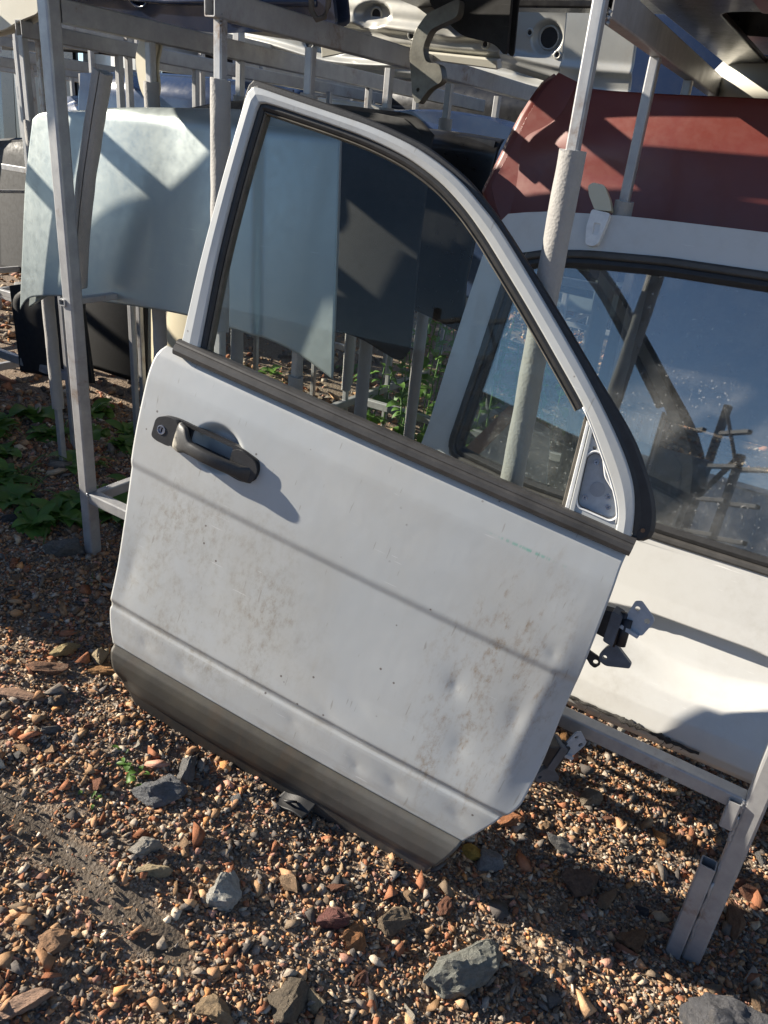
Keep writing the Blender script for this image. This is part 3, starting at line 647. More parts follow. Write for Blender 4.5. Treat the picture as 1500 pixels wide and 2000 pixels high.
# ------------------------------------------------------------------ storage racks of square tube
ROWS = (1.2, 1.47, 1.785, 2.10, 2.42, 2.74)
def build_rack():
    r = empty('parts_rack', Matrix.Translation(rk(-.75, 1.2, 0)))
    tag(r, 'grey square-tube parts rack holding the panels behind the door', 'rack')
    inv = r.matrix_world.inverted()
    def T(name, p0, p1, w, h, **k):
        return sqtube(name, inv @ Vector(p0), inv @ Vector(p1), w, h, M['tube'], r, **k)
    gl = lambda b, a: float(gz(*np.array(rk(b, a))[:2][:, None])[0]) - .04
    T('corner_post', rk(-1.587, 1.2, gl(-1.587, 1.2)), rk(-1.587, 1.2, 2.2), .034, .034, rad=.005)
    T('corner_post', rk(.118, 1.2, -.13), rk(.118, 1.2, 2.2), .034, .034, rad=.005)
    for (b, a) in ((-1.115, 1.2), (-.42, 1.2)): T('post', rk(b, a, .28), rk(b, a, 1.50 if b < -1 else 2.2), .019, .019)
    for b in (-2.06, -1.587, -1.115, -.42, .35):
        for a in ROWS[1:]:
            if b == -2.06 and a > 2.2: continue
            b2, a2 = (b, a) if b != -.42 else (-.438 - .04 * (a - 1.47), 1.60 + (a - 1.47) * 1.09)
            T('post', rk(b2, a2, gl(b2, a2)), rk(b2, a2, 1.445 if b != -.42 else 1.467), .019, .019)
    for b, z in ((-1.587, 1.465), (-1.115, 1.475), (-.42, 1.49), (.118, 1.485)): T('top_rail', rk(b, 1.172 if b == -1.115 else 1.2215, z), rk(b if b != -.42 else -.505, 3.3, z), .025, .045)
    T('top_rail', rk(-2.06, 1.46, 1.46), rk(-2.06, 3.3, 1.46), .025, .04)
    T('front_rail', rk(-1.569, 1.2, .357), rk(.10, 1.2, .318), .030, .030)
    for b in (-1.587, -1.115, -.42): T('base_rail', rk(b, 1.222, .345 if b < -1 else .20), rk(b, 3.1, .345 if b < -1 else .20), .024, .030)
    for a in (1.86, 2.5): T('cross_rail', rk(-1.574, a, .345), rk(.3, a, .345), .024, .030)
    T('cross_rail', rk(-1.55, 2.9, .88), rk(.3, 2.9, .88), .024, .030)
    T('stub_rail', rk(-1.60, 1.178, .868), rk(-1.60, 1.46, .868), .022, .016)
    # the welded foot at the right corner post: open stub of tube and a notched bracket
    T('foot_tube', rk(.086, 1.187, -.12), rk(.086, 1.187, .165), .028, .026)
    T('bracket', rk(.088, 1.187, .265), rk(.088, 1.187, .325), .022, .024)
    for q, (p, d) in enumerate((((-1.570, 1.185, .357), .03), ((.100, 1.186, .318), .03), ((.1005, 1.184, .265), .06), ((-1.105, 1.19, 1.452), .02), ((-.41, 1.215, 1.468), .02), ((.1035, 1.183, .05), .16))):
        pts = [inv @ rk(p[0] + .0015 * math.sin(k * 2.1), p[1], p[2] - d / 2 + d * k / 9) for k in range(10)]
        sweep('weld_bead', pts, circ(.0035, 6), M['tube'], r, scales=[.7 + .5 * abs(math.sin(k * 1.9 + q)) for k in range(10)])
    return r
RACK = build_rack()
FS = 'foam sleeve on rack post'
foam_sleeve([rk(-.42, 1.2, .36), rk(-.42, 1.2, 1.298)], .0203, .0105, 'thick grey foam sleeve on the post seen through the front of the door window', seed=1)
foam_sleeve([rk(-1.115, 1.2, .895), rk(-1.115, 1.2, 1.358)], .0190, .0105, 'grey foam sleeve with ragged top just left of the door window frame', seed=2)
foam_sleeve([rk(-1.642, 1.262, .893), rk(-1.618, 1.258, 1.0), rk(-1.585, 1.256, 1.12), rk(-1.545, 1.256, 1.24), rk(-1.503, 1.258, 1.362)], .0210, .0150, 'loose slit foam tube leaning beside the left corner post', seed=3, slit=R(-60))
foam_sleeve([rk(-2.06, 1.47, .42), rk(-2.06, 1.47, 1.245)], .0185, .0105, 'foam sleeve at the far left edge of the sage grey hood', seed=4)
i = 5
for b in (-1.587, -1.115, -.42):
    for ia, a in enumerate(ROWS[1:5]):
        lo, hi = .40, 1.36
        if (b, a) == (-1.115, 1.47): foam_sleeve([rk(b, a, .42), rk(b, a, .745)], .0185, .0105, 'short lower foam sleeve under the sage grey hood', seed=i); i += 1; lo = 1.20
        if b == -.42: hi = 1.225
        nm = {-1.587: 'foam sleeve on the %s post behind the left corner post', -1.115: 'foam sleeve on the %s post behind the window-frame post', -.42: 'foam sleeve on the %s post behind the one at the tailgate'}[b] % ('first', 'second', 'third', 'fourth')[ia]
        b2, a2 = (b, a) if b != -.42 else (-.438 - .04 * (a - 1.47), 1.60 + (a - 1.47) * 1.09)
        foam_sleeve([rk(b2, a2, lo), rk(b2, a2, hi)], .0185, .0105, nm, group={-1.587: 'sleeves of the left post line', -1.115: 'sleeves of the middle post line', -.42: 'sleeves behind the tailgate'}[b], seed=i); i += 1

# ------------------------------------------------------------------ the white tailgate
def build_tailgate():
    root = empty('tailgate', pframe(0, 1.3625, .2445, 12.5)); tag(root, 'white car tailgate with large glass window standing behind the door', 'tailgate')
    X0 = -.055                                                  # centre line
    lt = [(-.690, -.02), (-.700, .10), (-.700, .25), (-.682, .36), (-.665, .45), (-.648, .60), (-.630, .74), (-.615, .83), (-.590, .868)]
    rt = [(2 * X0 - u, v) for u, v in lt]
    top = [(-.590, .868), (-.524, .880), (-.439, .887), (-.368, .891), (-.266, .893), (-.055, .895), (.17, .893), (.33, .887), (.48, .868)]
    win_o = [(-.590, .42), (-.578, .395), (-.54, .383), (-.43, .368), (-.17, .360), (.06, .360), (.32, .368), (.43, .383), (.468, .395), (.482, .42), (.478, .6), (.452, .775), (.430, .80), (.36, .822), (.18, .836), (-.055, .838), (-.29, .836), (-.42, .828), (-.50, .818), (-.545, .806), (-.570, .775), (-.590, .6), (-.613, .45), (-.612, .42)]
    win_o = [(-.613, .425), (-.606, .402), (-.58, .390)] + win_o[3:10] + [(.503, .45), (.478, .6), (.458, .775)] + win_o[12:22]
    # upper frame with the window opening
    body = [(p[0], p[1]) for p in lerp_path(lt[3:], 20, True)] + [tuple(p) for p in lerp_path(top, 30, True)][1:] + [tuple(p) for p in lerp_path(rt[3:][::-1], 20, True)][1:] + [(.55, .352), (-.66, .352)]
    plate('window_surround', body[:-2] + [(rt[3][0] - .001, .350), (lt[3][0] + .001, .350)], [win_o], -.035, -.002, M['white'], root, .006)
    def lw(U, V):
        x = (U - X0)
        w = np.interp(V, [-.05, -.035, -.015, .0, .02, .06, .10, .16, .21, .26, .35], [-.055, -.035, .004, .024, .036, .034, .026, .012, .004, .0, -.002])
        rec = smooth(.27 - np.abs(x), 0, .05) * 0
        # number plate recess: flat field set back below a curved brow
        brow = .226 - .45 * np.clip(np.abs(x) - .07, 0, None) ** 1.6; floor_ = .095 + .05 * smooth(np.abs(x), .0, .3)
        inside = smooth(brow - V, -.001, .006) * smooth(V - floor_, .0, .055) * smooth(.30 - np.abs(x), 0, .04)
        return w - .034 * inside - .02 * (x / .6) ** 2
    coons('lower_panel', [(-.690, -.035), (.58, -.035)], [(.58, -.035), (.59, .10), (.59, .25), (.572, .352)], [(-.682, .352), (.572, .352)], [(-.690, -.035), (-.700, .10), (-.700, .25), (-.682, .352)], lw, 220, 130, .0015, M['white'], root)
    plate('inner_shell', [(-.66, -.01), (.55, -.01), (.555, .34), (-.665, .34)], [], -.12, -.062, M['white'], root, .005)
    # rubber seal round the glass, two steps
    n = 150; wo = lerp_path(rounded(win_o, .02, 3) + [rounded(win_o, .02, 3)[0]], n); cen = np.array([X0, .60])
    def inset(P, d):
        t = np.roll(P[:-1], -1, 0) - np.roll(P[:-1], 1, 0); t /= np.linalg.norm(t, axis=1)[:, None]; nn = np.stack([-t[:, 1], t[:, 0]], 1)
        Q = P[:-1] + nn * d; return np.vstack([Q, Q[:1]])
    sg = 1 if np.sum(wo[:-1, 0] * np.roll(wo[:-1, 1], -1) - np.roll(wo[:-1, 0], -1) * wo[:-1, 1]) > 0 else -1
    strip('window_seal', wo, inset(wo, sg * .014), [(0, -.02), (0, .001), (.3, .004), (.8, .0035), (1, .0), (1, -.02)], M['trim'], root)
    strip('inner_seal', inset(wo, sg * .0145), inset(wo, sg * .030), [(0, -.02), (0, .0), (.5, .0025), (1, -.004), (1, -.02)], M['rubber'], root)
    gp = inset(wo, sg * .026)
    plate('window_glass', [tuple(p) for p in gp[:-1]], [], -.012, -.008, M['tgglass'], root)
    # torn sealant strip along the bottom edge
    pts = []; rr = random.Random(5)
    for k in range(40):
        s = k / 39; u = -.26 + s * .27; pts.append((u, .020 - .004 * s + .003 * noise.noise(Vector((u * 60, 0, 0))), .0385 + .003 * rr.random()))
    sc = [.5 + .6 * abs(noise.noise(Vector((k * .31, 4, 0)))) + (1.5 if 18 < k < 34 else .2) * abs(noise.noise(Vector((k * .5, 9, 0)))) for k in range(40)]
    sweep('torn_seal', pts, [(a * 1.0, b_ * .7) for a, b_ in circ(.0055, 8)], M['torn'], root, up=Vector((0, 0, 1)), scales=sc)
    for k in range(7):
        u = -.20 + .2 * rr.random(); v = .018 + .004 * rr.random(); d = Vector((rr.uniform(-.3, .5), -1, .3)).normalized() * rr.uniform(.01, .03)
        sweep('torn_strand', [(u, v, .040), (u + d.x * .5 + .003, v + d.y * .5, .043), (u + d.x, v + d.y, .036)], circ(.0006, 5), M['torn'], root, up=Vector((0, 0, 1)))
    # roof hinge on the top edge
    h = empty('hinge'); h.parent = root
    plate('hinge_leaf', rounded([(-.434, .893), (-.400, .890), (-.404, .862), (-.408, .838), (-.418, .833), (-.430, .835), (-.436, .862)], .005), [rounded([(-.424, .872), (-.411, .871), (-.413, .852), (-.422, .852)], .003)], -.004, .010, M['bead'], h, .002)
    plate('hinge_leaf_recess', [(-.425, .873), (-.410, .872), (-.412, .851), (-.423, .851)], [], .002, .007, M['bead'], h, .001)
    plate('hinge_arm', rounded([(-.452, .930), (-.444, .936), (-.424, .934), (-.408, .912), (-.400, .894), (-.430, .893), (-.446, .915)], .004), [], -.012, .006, M['palegold'], h, .003)
    for o in root.children_recursive:            # slightly wider towards the roof
        if o.type != 'MESH': continue
        n_ = len(o.data.vertices); co = np.empty(n_ * 3); o.data.vertices.foreach_get('co', co); co = co.reshape(-1, 3); x, y = co[:, 0].copy(), co[:, 1].copy()
        co[:, 0] = .993 * x + .044 * x * y; co[:, 1] = .007 + .963 * y + .043 * y * y; co *= 1.09; o.data.vertices.foreach_set('co', co.ravel()); o.data.update()
    return root
build_tailgate()

# ------------------------------------------------------------------ hoods standing in the rack
def roll(V, v1, r, d):        # sheet curling back near its top edge
    t = np.clip((V - (v1 - r)) / r, 0, 1); return -d * t ** 2.2
def hood(name, mw, bottom, right, top, left, wfn, mat, label, cat='car hood', nu=110, nv=70, group=None):
    root = empty(name, mw); tag(root, label, cat, group)
    coons('skin', bottom, right, top, left, wfn, nu, nv, .0014, mat, root)
    P = np.vstack([lerp_path(bottom, 12), lerp_path(right, 8)[1:], lerp_path(top, 12)[::-1][1:], lerp_path(left, 8)[::-1][1:-1]]); cen = P.mean(0)
    outer = [tuple(p) for p in (cen + (P - cen) * .965)]; hole = [tuple(p) for p in (cen + (P - cen) * .62)]
    plate('inner_frame', outer, [hole], -.050, -.040, mat, root, .004)
    return root
hb = [(-2.039, .003), (-2.003, .036), (-1.946, .056), (-1.795, .082), (-1.723, .088), (-1.558, .102), (-1.354, .114), (-1.215, .112), (-1.106, .104), (-1.015, .086), (-.929, .052)]
ht = [(-1.955, .505), (-1.92, .521), (-1.836, .531), (-1.658, .546), (-1.446, .566), (-1.235, .576), (-1.05, .572), (-.985, .555)]
def h1w(U, V):
    x = U + 1.48; w = -.022 * (x / .55) ** 2 + roll(V, .575, .055, .045)
    for xr, s in ((-.22, 1), (.30, -1)):
        xx = x - xr - .10 * (.55 - V) * -s; w += .015 * smooth(xx * s, -.010, .010) * (1 - smooth(xx * s, .06, .30))
    return w + .006 * np.sin(V * 5) - .03 * np.clip(-(x + .45), 0, None)
hood('hood', pframe(0, 1.335, .75, 6), lerp_path(hb, 60, True), [(-.929, .052), (-.949, .25), (-.968, .42), (-.985, .555)], lerp_path(ht, 60, True), [(-2.039, .003), (-2.012, .18), (-1.990, .355), (-1.955, .505)], h1w, M['greygreen'], 'sage grey car hood standing across the left posts of the rack', nu=170, nv=90)
def genw(c, hw, d, vt, rr=.09, rd=.05): return lambda U, V: -d * ((U - c) / hw) ** 2 + roll(V, vt, rr, rd)
hood('hood', pframe(0, 1.62, .6, 4), lerp_path([(-1.80, .20), (-1.5, .26), (-1.3, .262), (-1.145, .237), (-1.046, .223), (-.970, .198), (-.935, .192), (-.914, .225)], 50, True), [(-.914, .225), (-.920, .35), (-.928, .50), (-.930, .62), (-.936, .715)], lerp_path([(-1.80, .70), (-1.55, .75), (-1.273, .762), (-1.123, .760), (-1.01, .754), (-.936, .715)], 50, True), [(-1.80, .20), (-1.82, .45), (-1.80, .70)], genw(-1.36, .45, .04, .76), M['black2'], 'matt charcoal hood seen through the middle of the door window')
hood('hood', pframe(0, 1.93, .6, 4), lerp_path([(-1.85, .28), (-1.5, .30), (-1.25, .285), (-1.08, .26), (-.992, .24), (-.915, .219)], 50, True), [(-.915, .219), (-.931, .36), (-.921, .55), (-.903, .728)], [(-1.85, .70), (-1.4, .735), (-1.1, .735), (-1.0, .733), (-.903, .728)], [(-1.85, .28), (-1.87, .5), (-1.85, .70)], genw(-1.4, .5, .04, .735, .05, .03), M['blackpaint'], 'glossy black hood behind the charcoal one, right part of the door window')
hood('hood', pframe(0, 2.26, .6, 3), [(-2.0, .25), (-1.5, .30), (-.98, .25)], [(-.98, .25), (-.99, .5), (-1.0, .77)], lerp_path([(-2.0, .72), (-1.7, .77), (-1.43, .79), (-1.266, .80), (-1.074, .79), (-1.0, .77)], 50, True), [(-2.0, .25), (-2.02, .5), (-2.0, .72)], genw(-1.5, .5, .06, .79, .10, .07), M['navy'], 'dark navy hood with shiny rolled edge, above the door frame')
hood('hood', pframe(0, 2.57, .6, 2), [(-2.0, .25), (-1.5, .30), (-1.0, .25)], [(-1.0, .25), (-1.0, .77)], [(-2.0, .70), (-1.5, .76), (-1.0, .70)], [(-2.0, .25), (-2.0, .70)], genw(-1.5, .5, .06, .76), M['silver'], 'grey hood at the back of the left rack bay', nu=40, nv=30)
ml = [(-.715, .150), (-.741, .185), (-.771, .224), (-.745, .300), (-.720, .382), (-.693, .450), (-.674, .470)]
def marw(U, V): return -.05 * ((U + .15) / .6) ** 2 + .022 * smooth(U + .62 - (V - .2) * .3, -.05, .05) * 0 + .012 * bell(U, V, -.50, .33, .16, .05) - .020 * bell(U, V, -.66, .42, .05, .06) + roll(V, .47, .06, .02)
hood('hood', pframe(0, 1.70, .975, 12) @ Matrix.Scale(1.09, 4), [(-.715, .150), (-.55, .165), (.50, .165)], [(.50, .165), (.51, .3), (.50, .43)], lerp_path([(-.674, .470), (-.638, .449), (-.57, .434), (-.518, .430), (-.409, .427), (-.239, .427), (.1, .43), (.50, .43)], 60, True), ml, marw, M['maroon'], 'large maroon hood with scratched paint behind the white tailgate', nu=120, nv=80)
hood('hood', pframe(.0, 1.95, .6, 3), [(-.52, .12), (.55, .12)], [(.55, .12), (.55, .74)], [(-.50, .74), (.55, .74)], [(-.52, .12), (-.50, .74)], genw(-.1, .5, .06, .72), M['blackpaint'], 'black hood standing behind the white panel in the right bay', nu=30, nv=20)

bk = empty('body_panel', pframe(0, 1.56, .30, 12.5)); tag(bk, 'white panel added behind the tailgate glass to lighten its lower band', 'body panel')  # stands in for the pale reflected band low in the glass
coons('skin', [(-.46, -.02), (.60, -.02)], [(.60, -.02), (.60, .45)], [(-.47, .458), (.60, .45)], [(-.46, -.02), (-.47, .458)], lambda U, V: -.02 * ((U - .07) / .5) ** 2, 40, 24, .003, M['white'], bk)
plate('stiffener', [(-.42, .02), (.56, .02), (.56, .12), (-.42, .12)], [], -.06, -.045, M['white'], bk, .004)
# pale edged board behind the tailgate glass
sg_ = empty('board', pframe(0, 1.72, .42, 25)); tag(sg_, 'white board with faded orange edging leaning behind the tailgate glass', 'board')
plate('face', rounded([(-.795, .115), (-.690, .295), (-.565, .268), (-.48, -.06), (-.62, .03)], .012), [], -.010, 0, M['white'], sg_)
plate('edging', [(-.797, .113), (-.691, .298), (-.655, .290), (-.745, .122), (-.60, .055), (-.50, -.03), (-.48, -.062), (-.62, .028)], [], -.012, .0035, M['orange'], sg_)

# ------------------------------------------------------------------ panels on top of the rack
def lf(a, lean): return pframe(0, a, 1.5, lean) @ Matrix.Translation((0, -1.5, 0))
def lid(mw, outline, holes, label, mat='silver', cat='trunk lid', beads=(), depth=.022, name='trunk_lid'):
    root = empty(name, mw); tag(root, label, cat)
    pl = plate('inner_panel', rounded(outline, .02, 4), [circle(*h[:3], 20, h[3] if len(h) > 3 else None) for h in holes], -.012, 0, M[mat], root, .004)
    cen = np.mean(np.array(outline), 0); P = [tuple(cen + (np.array(p) - cen) * 1.03) for p in outline]
    plate('outer_skin', rounded(P, .02, 4), [], -.012 - depth - .006, -.012 - depth, M[mat], root, .004)
    for h in holes: sweep('hole_lip', [(p[0], p[1], .001) for p in circle(h[0], h[1], h[2] + .004, 20, (h[3] + .004) if len(h) > 3 else None)], circ(.004, 6), M[mat], pl, closed=True, up=Vector((0, 0, 1)))
    for b in beads: sweep('bead', [(p[0], p[1], -.002) for p in b], circ(.009, 8), M[mat], root, up=Vector((0, 0, 1)))
    return root
def pressed(mw, bottom, vtop, ridges, bosses, grommets, label, mat='silver', cat='trunk lid', name='trunk_lid'):
    root = empty(name, mw); tag(root, label, cat); u0, u1 = bottom[0][0], bottom[-1][0]
    bp = np.array(bottom)
    def wf(U, V):
        base = np.interp(U, bp[:, 0], bp[:, 1]); d = V - base; w = .018 * smooth(d, 0, .02) - .010 * smooth(d, .02, .05)
        for (dv, amp, wd) in ridges: w = w + amp * np.exp(-((d - dv - .01 * np.sin(U * 7)) / wd) ** 2)
        for (u, v, ru, rv, amp) in bosses: w = w + amp * (1 - smooth(np.sqrt(((U - u) / ru) ** 2 + ((V - v) / rv) ** 2), .7, 1.0))
        return w + .004 * np.sin(U * 11 + V * 5)
    coons('inner_panel', bottom, [(u1, bottom[-1][1]), (u1 - .01, vtop)], [(u0, vtop), (u1 - .01, vtop)], [(u0, bottom[0][1]), (u0, vtop)], wf, 220, 70, .002, M[mat], root)
    for (u, v, r) in grommets:
        w = float(wf(np.array([u]), np.array([v]))[0]); plate('grommet', circle(u, v, r, 20), [], w - .02, w + .0025, M['rubber'], root, .001)
        sweep('hole_lip', [(q[0], q[1], w + .002) for q in circle(u, v, r + .003, 20)], circ(.003, 6), M[mat], root, closed=True, up=Vector((0, 0, 1)))
    return root
S1M = lf(2.0, -14)
s1 = pressed(S1M, [(-2.10, 1.60), (-1.86, 1.545), (-1.46, 1.512), (-1.2, 1.506), (-.925, 1.492)], 1.85, [(.06, .018, .012), (.12, -.012, .02)], [(-1.3, 1.585, .06, .03, -.022), (-1.05, 1.58, .07, .035, -.022), (-1.55, 1.60, .09, .03, -.02), (-1.75, 1.64, .06, .04, -.02)], [(-1.30, 1.585, .013), (-1.05, 1.585, .016), (-1.17, 1.545, .007), (-1.42, 1.555, .009), (-.965, 1.53, .006), (-1.62, 1.60, .015)], 'silver trunk lid lying on the rack with a hanging gooseneck hinge')
plate('edge_flange', [(-1.46, 1.485), (-1.35, 1.503), (-1.2, 1.498), (-.922, 1.478), (-.925, 1.500), (-1.2, 1.514), (-1.46, 1.520)], [], .002, .030, M['beige'], s1, .003)
gs = [(-.905, 1.575), (-.982, 1.545), (-1.009, 1.511), (-1.017, 1.467), (-1.003, 1.407), (-.998, 1.382), (-.982, 1.368), (-.957, 1.401), (-.923, 1.418), (-.936, 1.452), (-.972, 1.452), (-.984, 1.480), (-.970, 1.515), (-.905, 1.540)]
g = plate('gooseneck_hinge', rounded(gs, .012, 4), [circle(-.985, 1.398, .004, 10)], -.010, .016, simple('hinge_steel', (.17, .165, .14), .42, .45, .3, 40, .3), s1, .005); g.matrix_local = S1M.inverted() @ pframe(0, 1.72, 0, 0)
lid(lf(1.78, -6), [(-1.02, 1.575), (-.93, 1.515), (-.845, 1.502), (-.815, 1.476), (-.82, 1.70), (-1.02, 1.70)], [(-.99, 1.66, .02)], 'dark folded panel corner hanging above the door, next to the gooseneck hinge', 'black2')
pressed(lf(2.42, -8), [(-1.55, 1.56), (-1.10, 1.520), (-.922, 1.482)], 1.80, [(.05, .012, .01), (.20, .01, .02)], [(-1.17, 1.65, .10, .10, .03), (-1.17, 1.65, .06, .06, -.03), (-.979, 1.601, .05, .045, -.02), (-1.38, 1.62, .07, .05, -.02)], [(-.979, 1.601, .026), (-1.031, 1.612, .006), (-.94, 1.560, .006), (-1.30, 1.57, .012)], 'silver door shell with a round speaker hole, top centre', cat='door shell', name='door_shell')
pressed(lf(2.9, -10), [(-3.1, 1.60), (-2.7, 1.60), (-2.1, 1.535), (-1.29, 1.500), (-.85, 1.46)], 1.80, [(.04, .016, .01), (.11, .012, .015)], [(-1.6, 1.60, .12, .04, -.02), (-2.1, 1.62, .12, .04, -.02), (-1.2, 1.57, .08, .04, -.02)], [(-1.7, 1.60, .03), (-2.2, 1.63, .03), (-1.15, 1.58, .02)], 'long silver panel on the rear rails of the rack, partly behind the trunk lid')
cbl = sweep('cable_loop', [tuple(rk(b, 1.42, z)) for b, z in ((-1.085, 1.62), (-1.083, 1.53), (-1.080, 1.502), (-1.066, 1.488), (-1.048, 1.492), (-1.040, 1.51), (-1.041, 1.55), (-1.04, 1.62))], circ(.0055, 8), simple('old_cable', (.12, .10, .085), .8, 0, .4, 60, .6))
tag(cbl, 'old brown cable loop hanging from the upper panels', 'cable')
pb = lid(lf(1.46, -4), [(-2.9, 1.40), (-2.30, 1.43), (-2.118, 1.457), (-2.05, 1.478), (-1.968, 1.496), (-1.97, 1.85), (-2.9, 1.85)], [], 'sunlit cream panel on the upper deck at the top left corner', 'beige', cat='body panel', name='body_panel')
lid(lf(1.52, 4), [(-1.62, 1.35), (-1.64, 1.31), (-1.672, 1.345), (-1.69, 1.41), (-1.675, 1.455), (-1.615, 1.455), (-1.632, 1.40)], [], 'pale curved hinge arm hanging behind the left corner post', 'palegold', cat='hinge arm', name='hinge_arm', depth=.006)
lid(lf(1.75, -20), [(-2.4, 1.56), (-2.0, 1.52), (-1.62, 1.50), (-1.25, 1.52), (-1.25, 1.85), (-2.4, 1.85)], [(-1.60, 1.57, .03), (-1.9, 1.60, .04)], 'blue-grey trunk lid underside above the sage grey hood', 'navy', beads=([(-2.3, 1.60), (-1.8, 1.57), (-1.3, 1.57)],))
# unseen hood added above the front posts to shade the upper tailgate
oh = empty('hood', fr(rk(-1.33, 1.30, 1.615), B, A, Z)); tag(oh, 'unseen grey hood added over the front posts to shade the tailgate', 'car hood')
coons('skin', [(-.70, -.19), (.48, -.19)], [(.48, -.19), (.46, .22)], [(-.68, .22), (.46, .22)], [(-.70, -.19), (-.68, .22)], lambda U, V: .03 - .04 * (U / .6) ** 2, 40, 24, .002, M['greygreen'], oh)
plate('inner_frame', [(-.62, -.17), (.42, -.17), (.42, .20), (-.62, .20)], [rounded([(-.5, -.1), (-.1, -.1), (-.1, .13), (-.5, .13)], .04), rounded([(-.02, -.1), (.34, -.1), (.34, .13), (-.02, .13)], .04)], -.035, -.022, M['greygreen'], oh, .004)
# unseen slotted frame added over the deck to break the sun into bars
sf = empty('shade_frame', fr(rk(-.72, 1.78, 1.60), B, A, Z)); tag(sf, 'unseen black slotted frame added over the deck to stripe the sunlight', 'hatch')
plate('frame', [(-.45, -.24), (.55, -.24), (.55, .24), (-.45, .24)], [[(-.36, -.19), (.10, -.19), (.06, -.12), (-.36, -.12)], [(-.36, -.05), (.05, -.05), (.02, .04), (-.36, .04)], [(-.36, .10), (.12, .10), (.10, .18), (-.36, .18)]], 0, .03, M['blackpaint'], sf, .004)
# deck load above the tailgate: dark maroon and black panels with a lamp unit
lid(lf(1.95, -30), [(-.42, 1.56), (-.2, 1.55), (.5, 1.55), (.55, 2.0), (-.42, 2.0)], [(-.1, 1.75, .1, .06), (.2, 1.75, .06)], 'black panel underside lying on the deck above the tailgate', 'blackpaint', cat='body panel', name='body_panel')
dk = empty('trunk_lid', fr(rk(-.2, 1.80, 1.55), B, A, Z)); tag(dk, 'dark maroon trunk lid laid flat over the right bay of the rack', 'trunk lid')
coons('skin', [(-.28, -.40), (.8, -.40)], [(.8, -.40), (.8, .75)], [(-.28, .75), (.8, .75)], [(-.28, -.40), (-.28, .75)], lambda U, V: .05 - .05 * (U / .8) ** 2 - .05 * smooth(-V, .3, .45), 50, 40, .002, M['maroon'], dk)
plate('inner_frame', [(-.25, -.38), (.75, -.38), (.75, .70), (-.25, .70)], [rounded([(-.15, -.2), (.2, -.2), (.2, .5), (-.15, .5)], .05), rounded([(.3, -.2), (.65, -.2), (.65, .5), (.3, .5)], .05)], -.012, 0, M['blackpaint'], dk, .004)
lm = empty('lamp_unit', fr(rk(-.06, 1.46, 1.53), B, A, Z)); tag(lm, 'dark red rear lamp strip with pale reflector bars, upper right', 'tail lamp')
plate('housing', rounded([(-.20, -.05), (.35, -.05), (.35, .06), (-.20, .06)], .02), [], 0, .045, M['blackpaint'], lm, .006)
for k in range(3): plate('reflector_bar', [(-.16, -.035 + .03 * k), (.32, -.035 + .03 * k), (.32, -.022 + .03 * k), (-.16, -.022 + .03 * k)], [], -.008, .002, M['beige'], lm, .003)
for k in range(3): plate('divider', [(-.05 + .13 * k, -.045), (-.02 + .13 * k, -.045), (.0 + .13 * k, .05), (-.03 + .13 * k, .05)], [], -.012, -.006, M['blackpaint'], lm, .002)
plate('lens', rounded([(-.205, -.055), (-.17, -.055), (-.15, .065), (-.205, .065)], .01), [], -.006, .04, simple('red_lens', (.10, .004, .004), .3, 0, .15, 30, .05), lm, .004)
bp = empty('bumper', pframe(-.10, 2.25, 1.50, 0)); tag(bp, 'pale grey bumper lying on the right rails behind the posts', 'bumper')
sweep('shell', [(-.36, .0, -.10), (-.30, .0, -.02), (-.15, .0, .02), (.1, .0, .03), (.5, .0, .03), (.8, 0, 0)], [(-.03, -.03), (.02, -.045), (.035, -.01), (.03, .03), (.01, .055), (-.03, .05)], M['beige'], bp, up=Vector((0, 1, 0)))

# ------------------------------------------------------------------ parts further left and behind
def stack_hood(b, a, z, lean, w, h, mat, label, yaw=0, cat='car hood', group=None, crown=.06, name='hood'):
    return hood(name, pframe(b, a, z, lean, yaw), [(-w / 2, 0), (-w * .2, .02), (w * .2, .02), (w / 2, 0)], [(w / 2, 0), (w * .47, h)], lerp_path([(-w * .47, h), (-w * .2, h * 1.05), (w * .2, h * 1.05), (w * .47, h)], 20, True), [(-w / 2, 0), (-w * .47, h)], genw(0, w / 2, crown, h * 1.05), M[mat], label, cat, 30, 24, group)
# out of frame on the left: a row of hoods whose top edge throws the shade on the left ground
for k in range(6):
    hood('hood', fr(Vector((-1.72 - .05 * k, 1.71, .12)), Vector((0, 1, 0)), Vector((-.06, 0, .998)), Vector((.998, 0, .06))), [(.0, 0), (1.3, 0)], [(1.3, 0), (1.3, .72)], [(.0, .74), (.6, .76), (1.3, .72)], [(.0, 0), (.0, .74)], genw(.65, .65, .04, .76), M[('blue', 'silver', 'blackpaint', 'white', 'maroon', 'black2')[k]],
         ('blue', 'silver', 'black', 'white', 'maroon', 'charcoal')[k] + ' hood in the row standing left of the rack, beyond the picture edge', nu=24, nv=20)

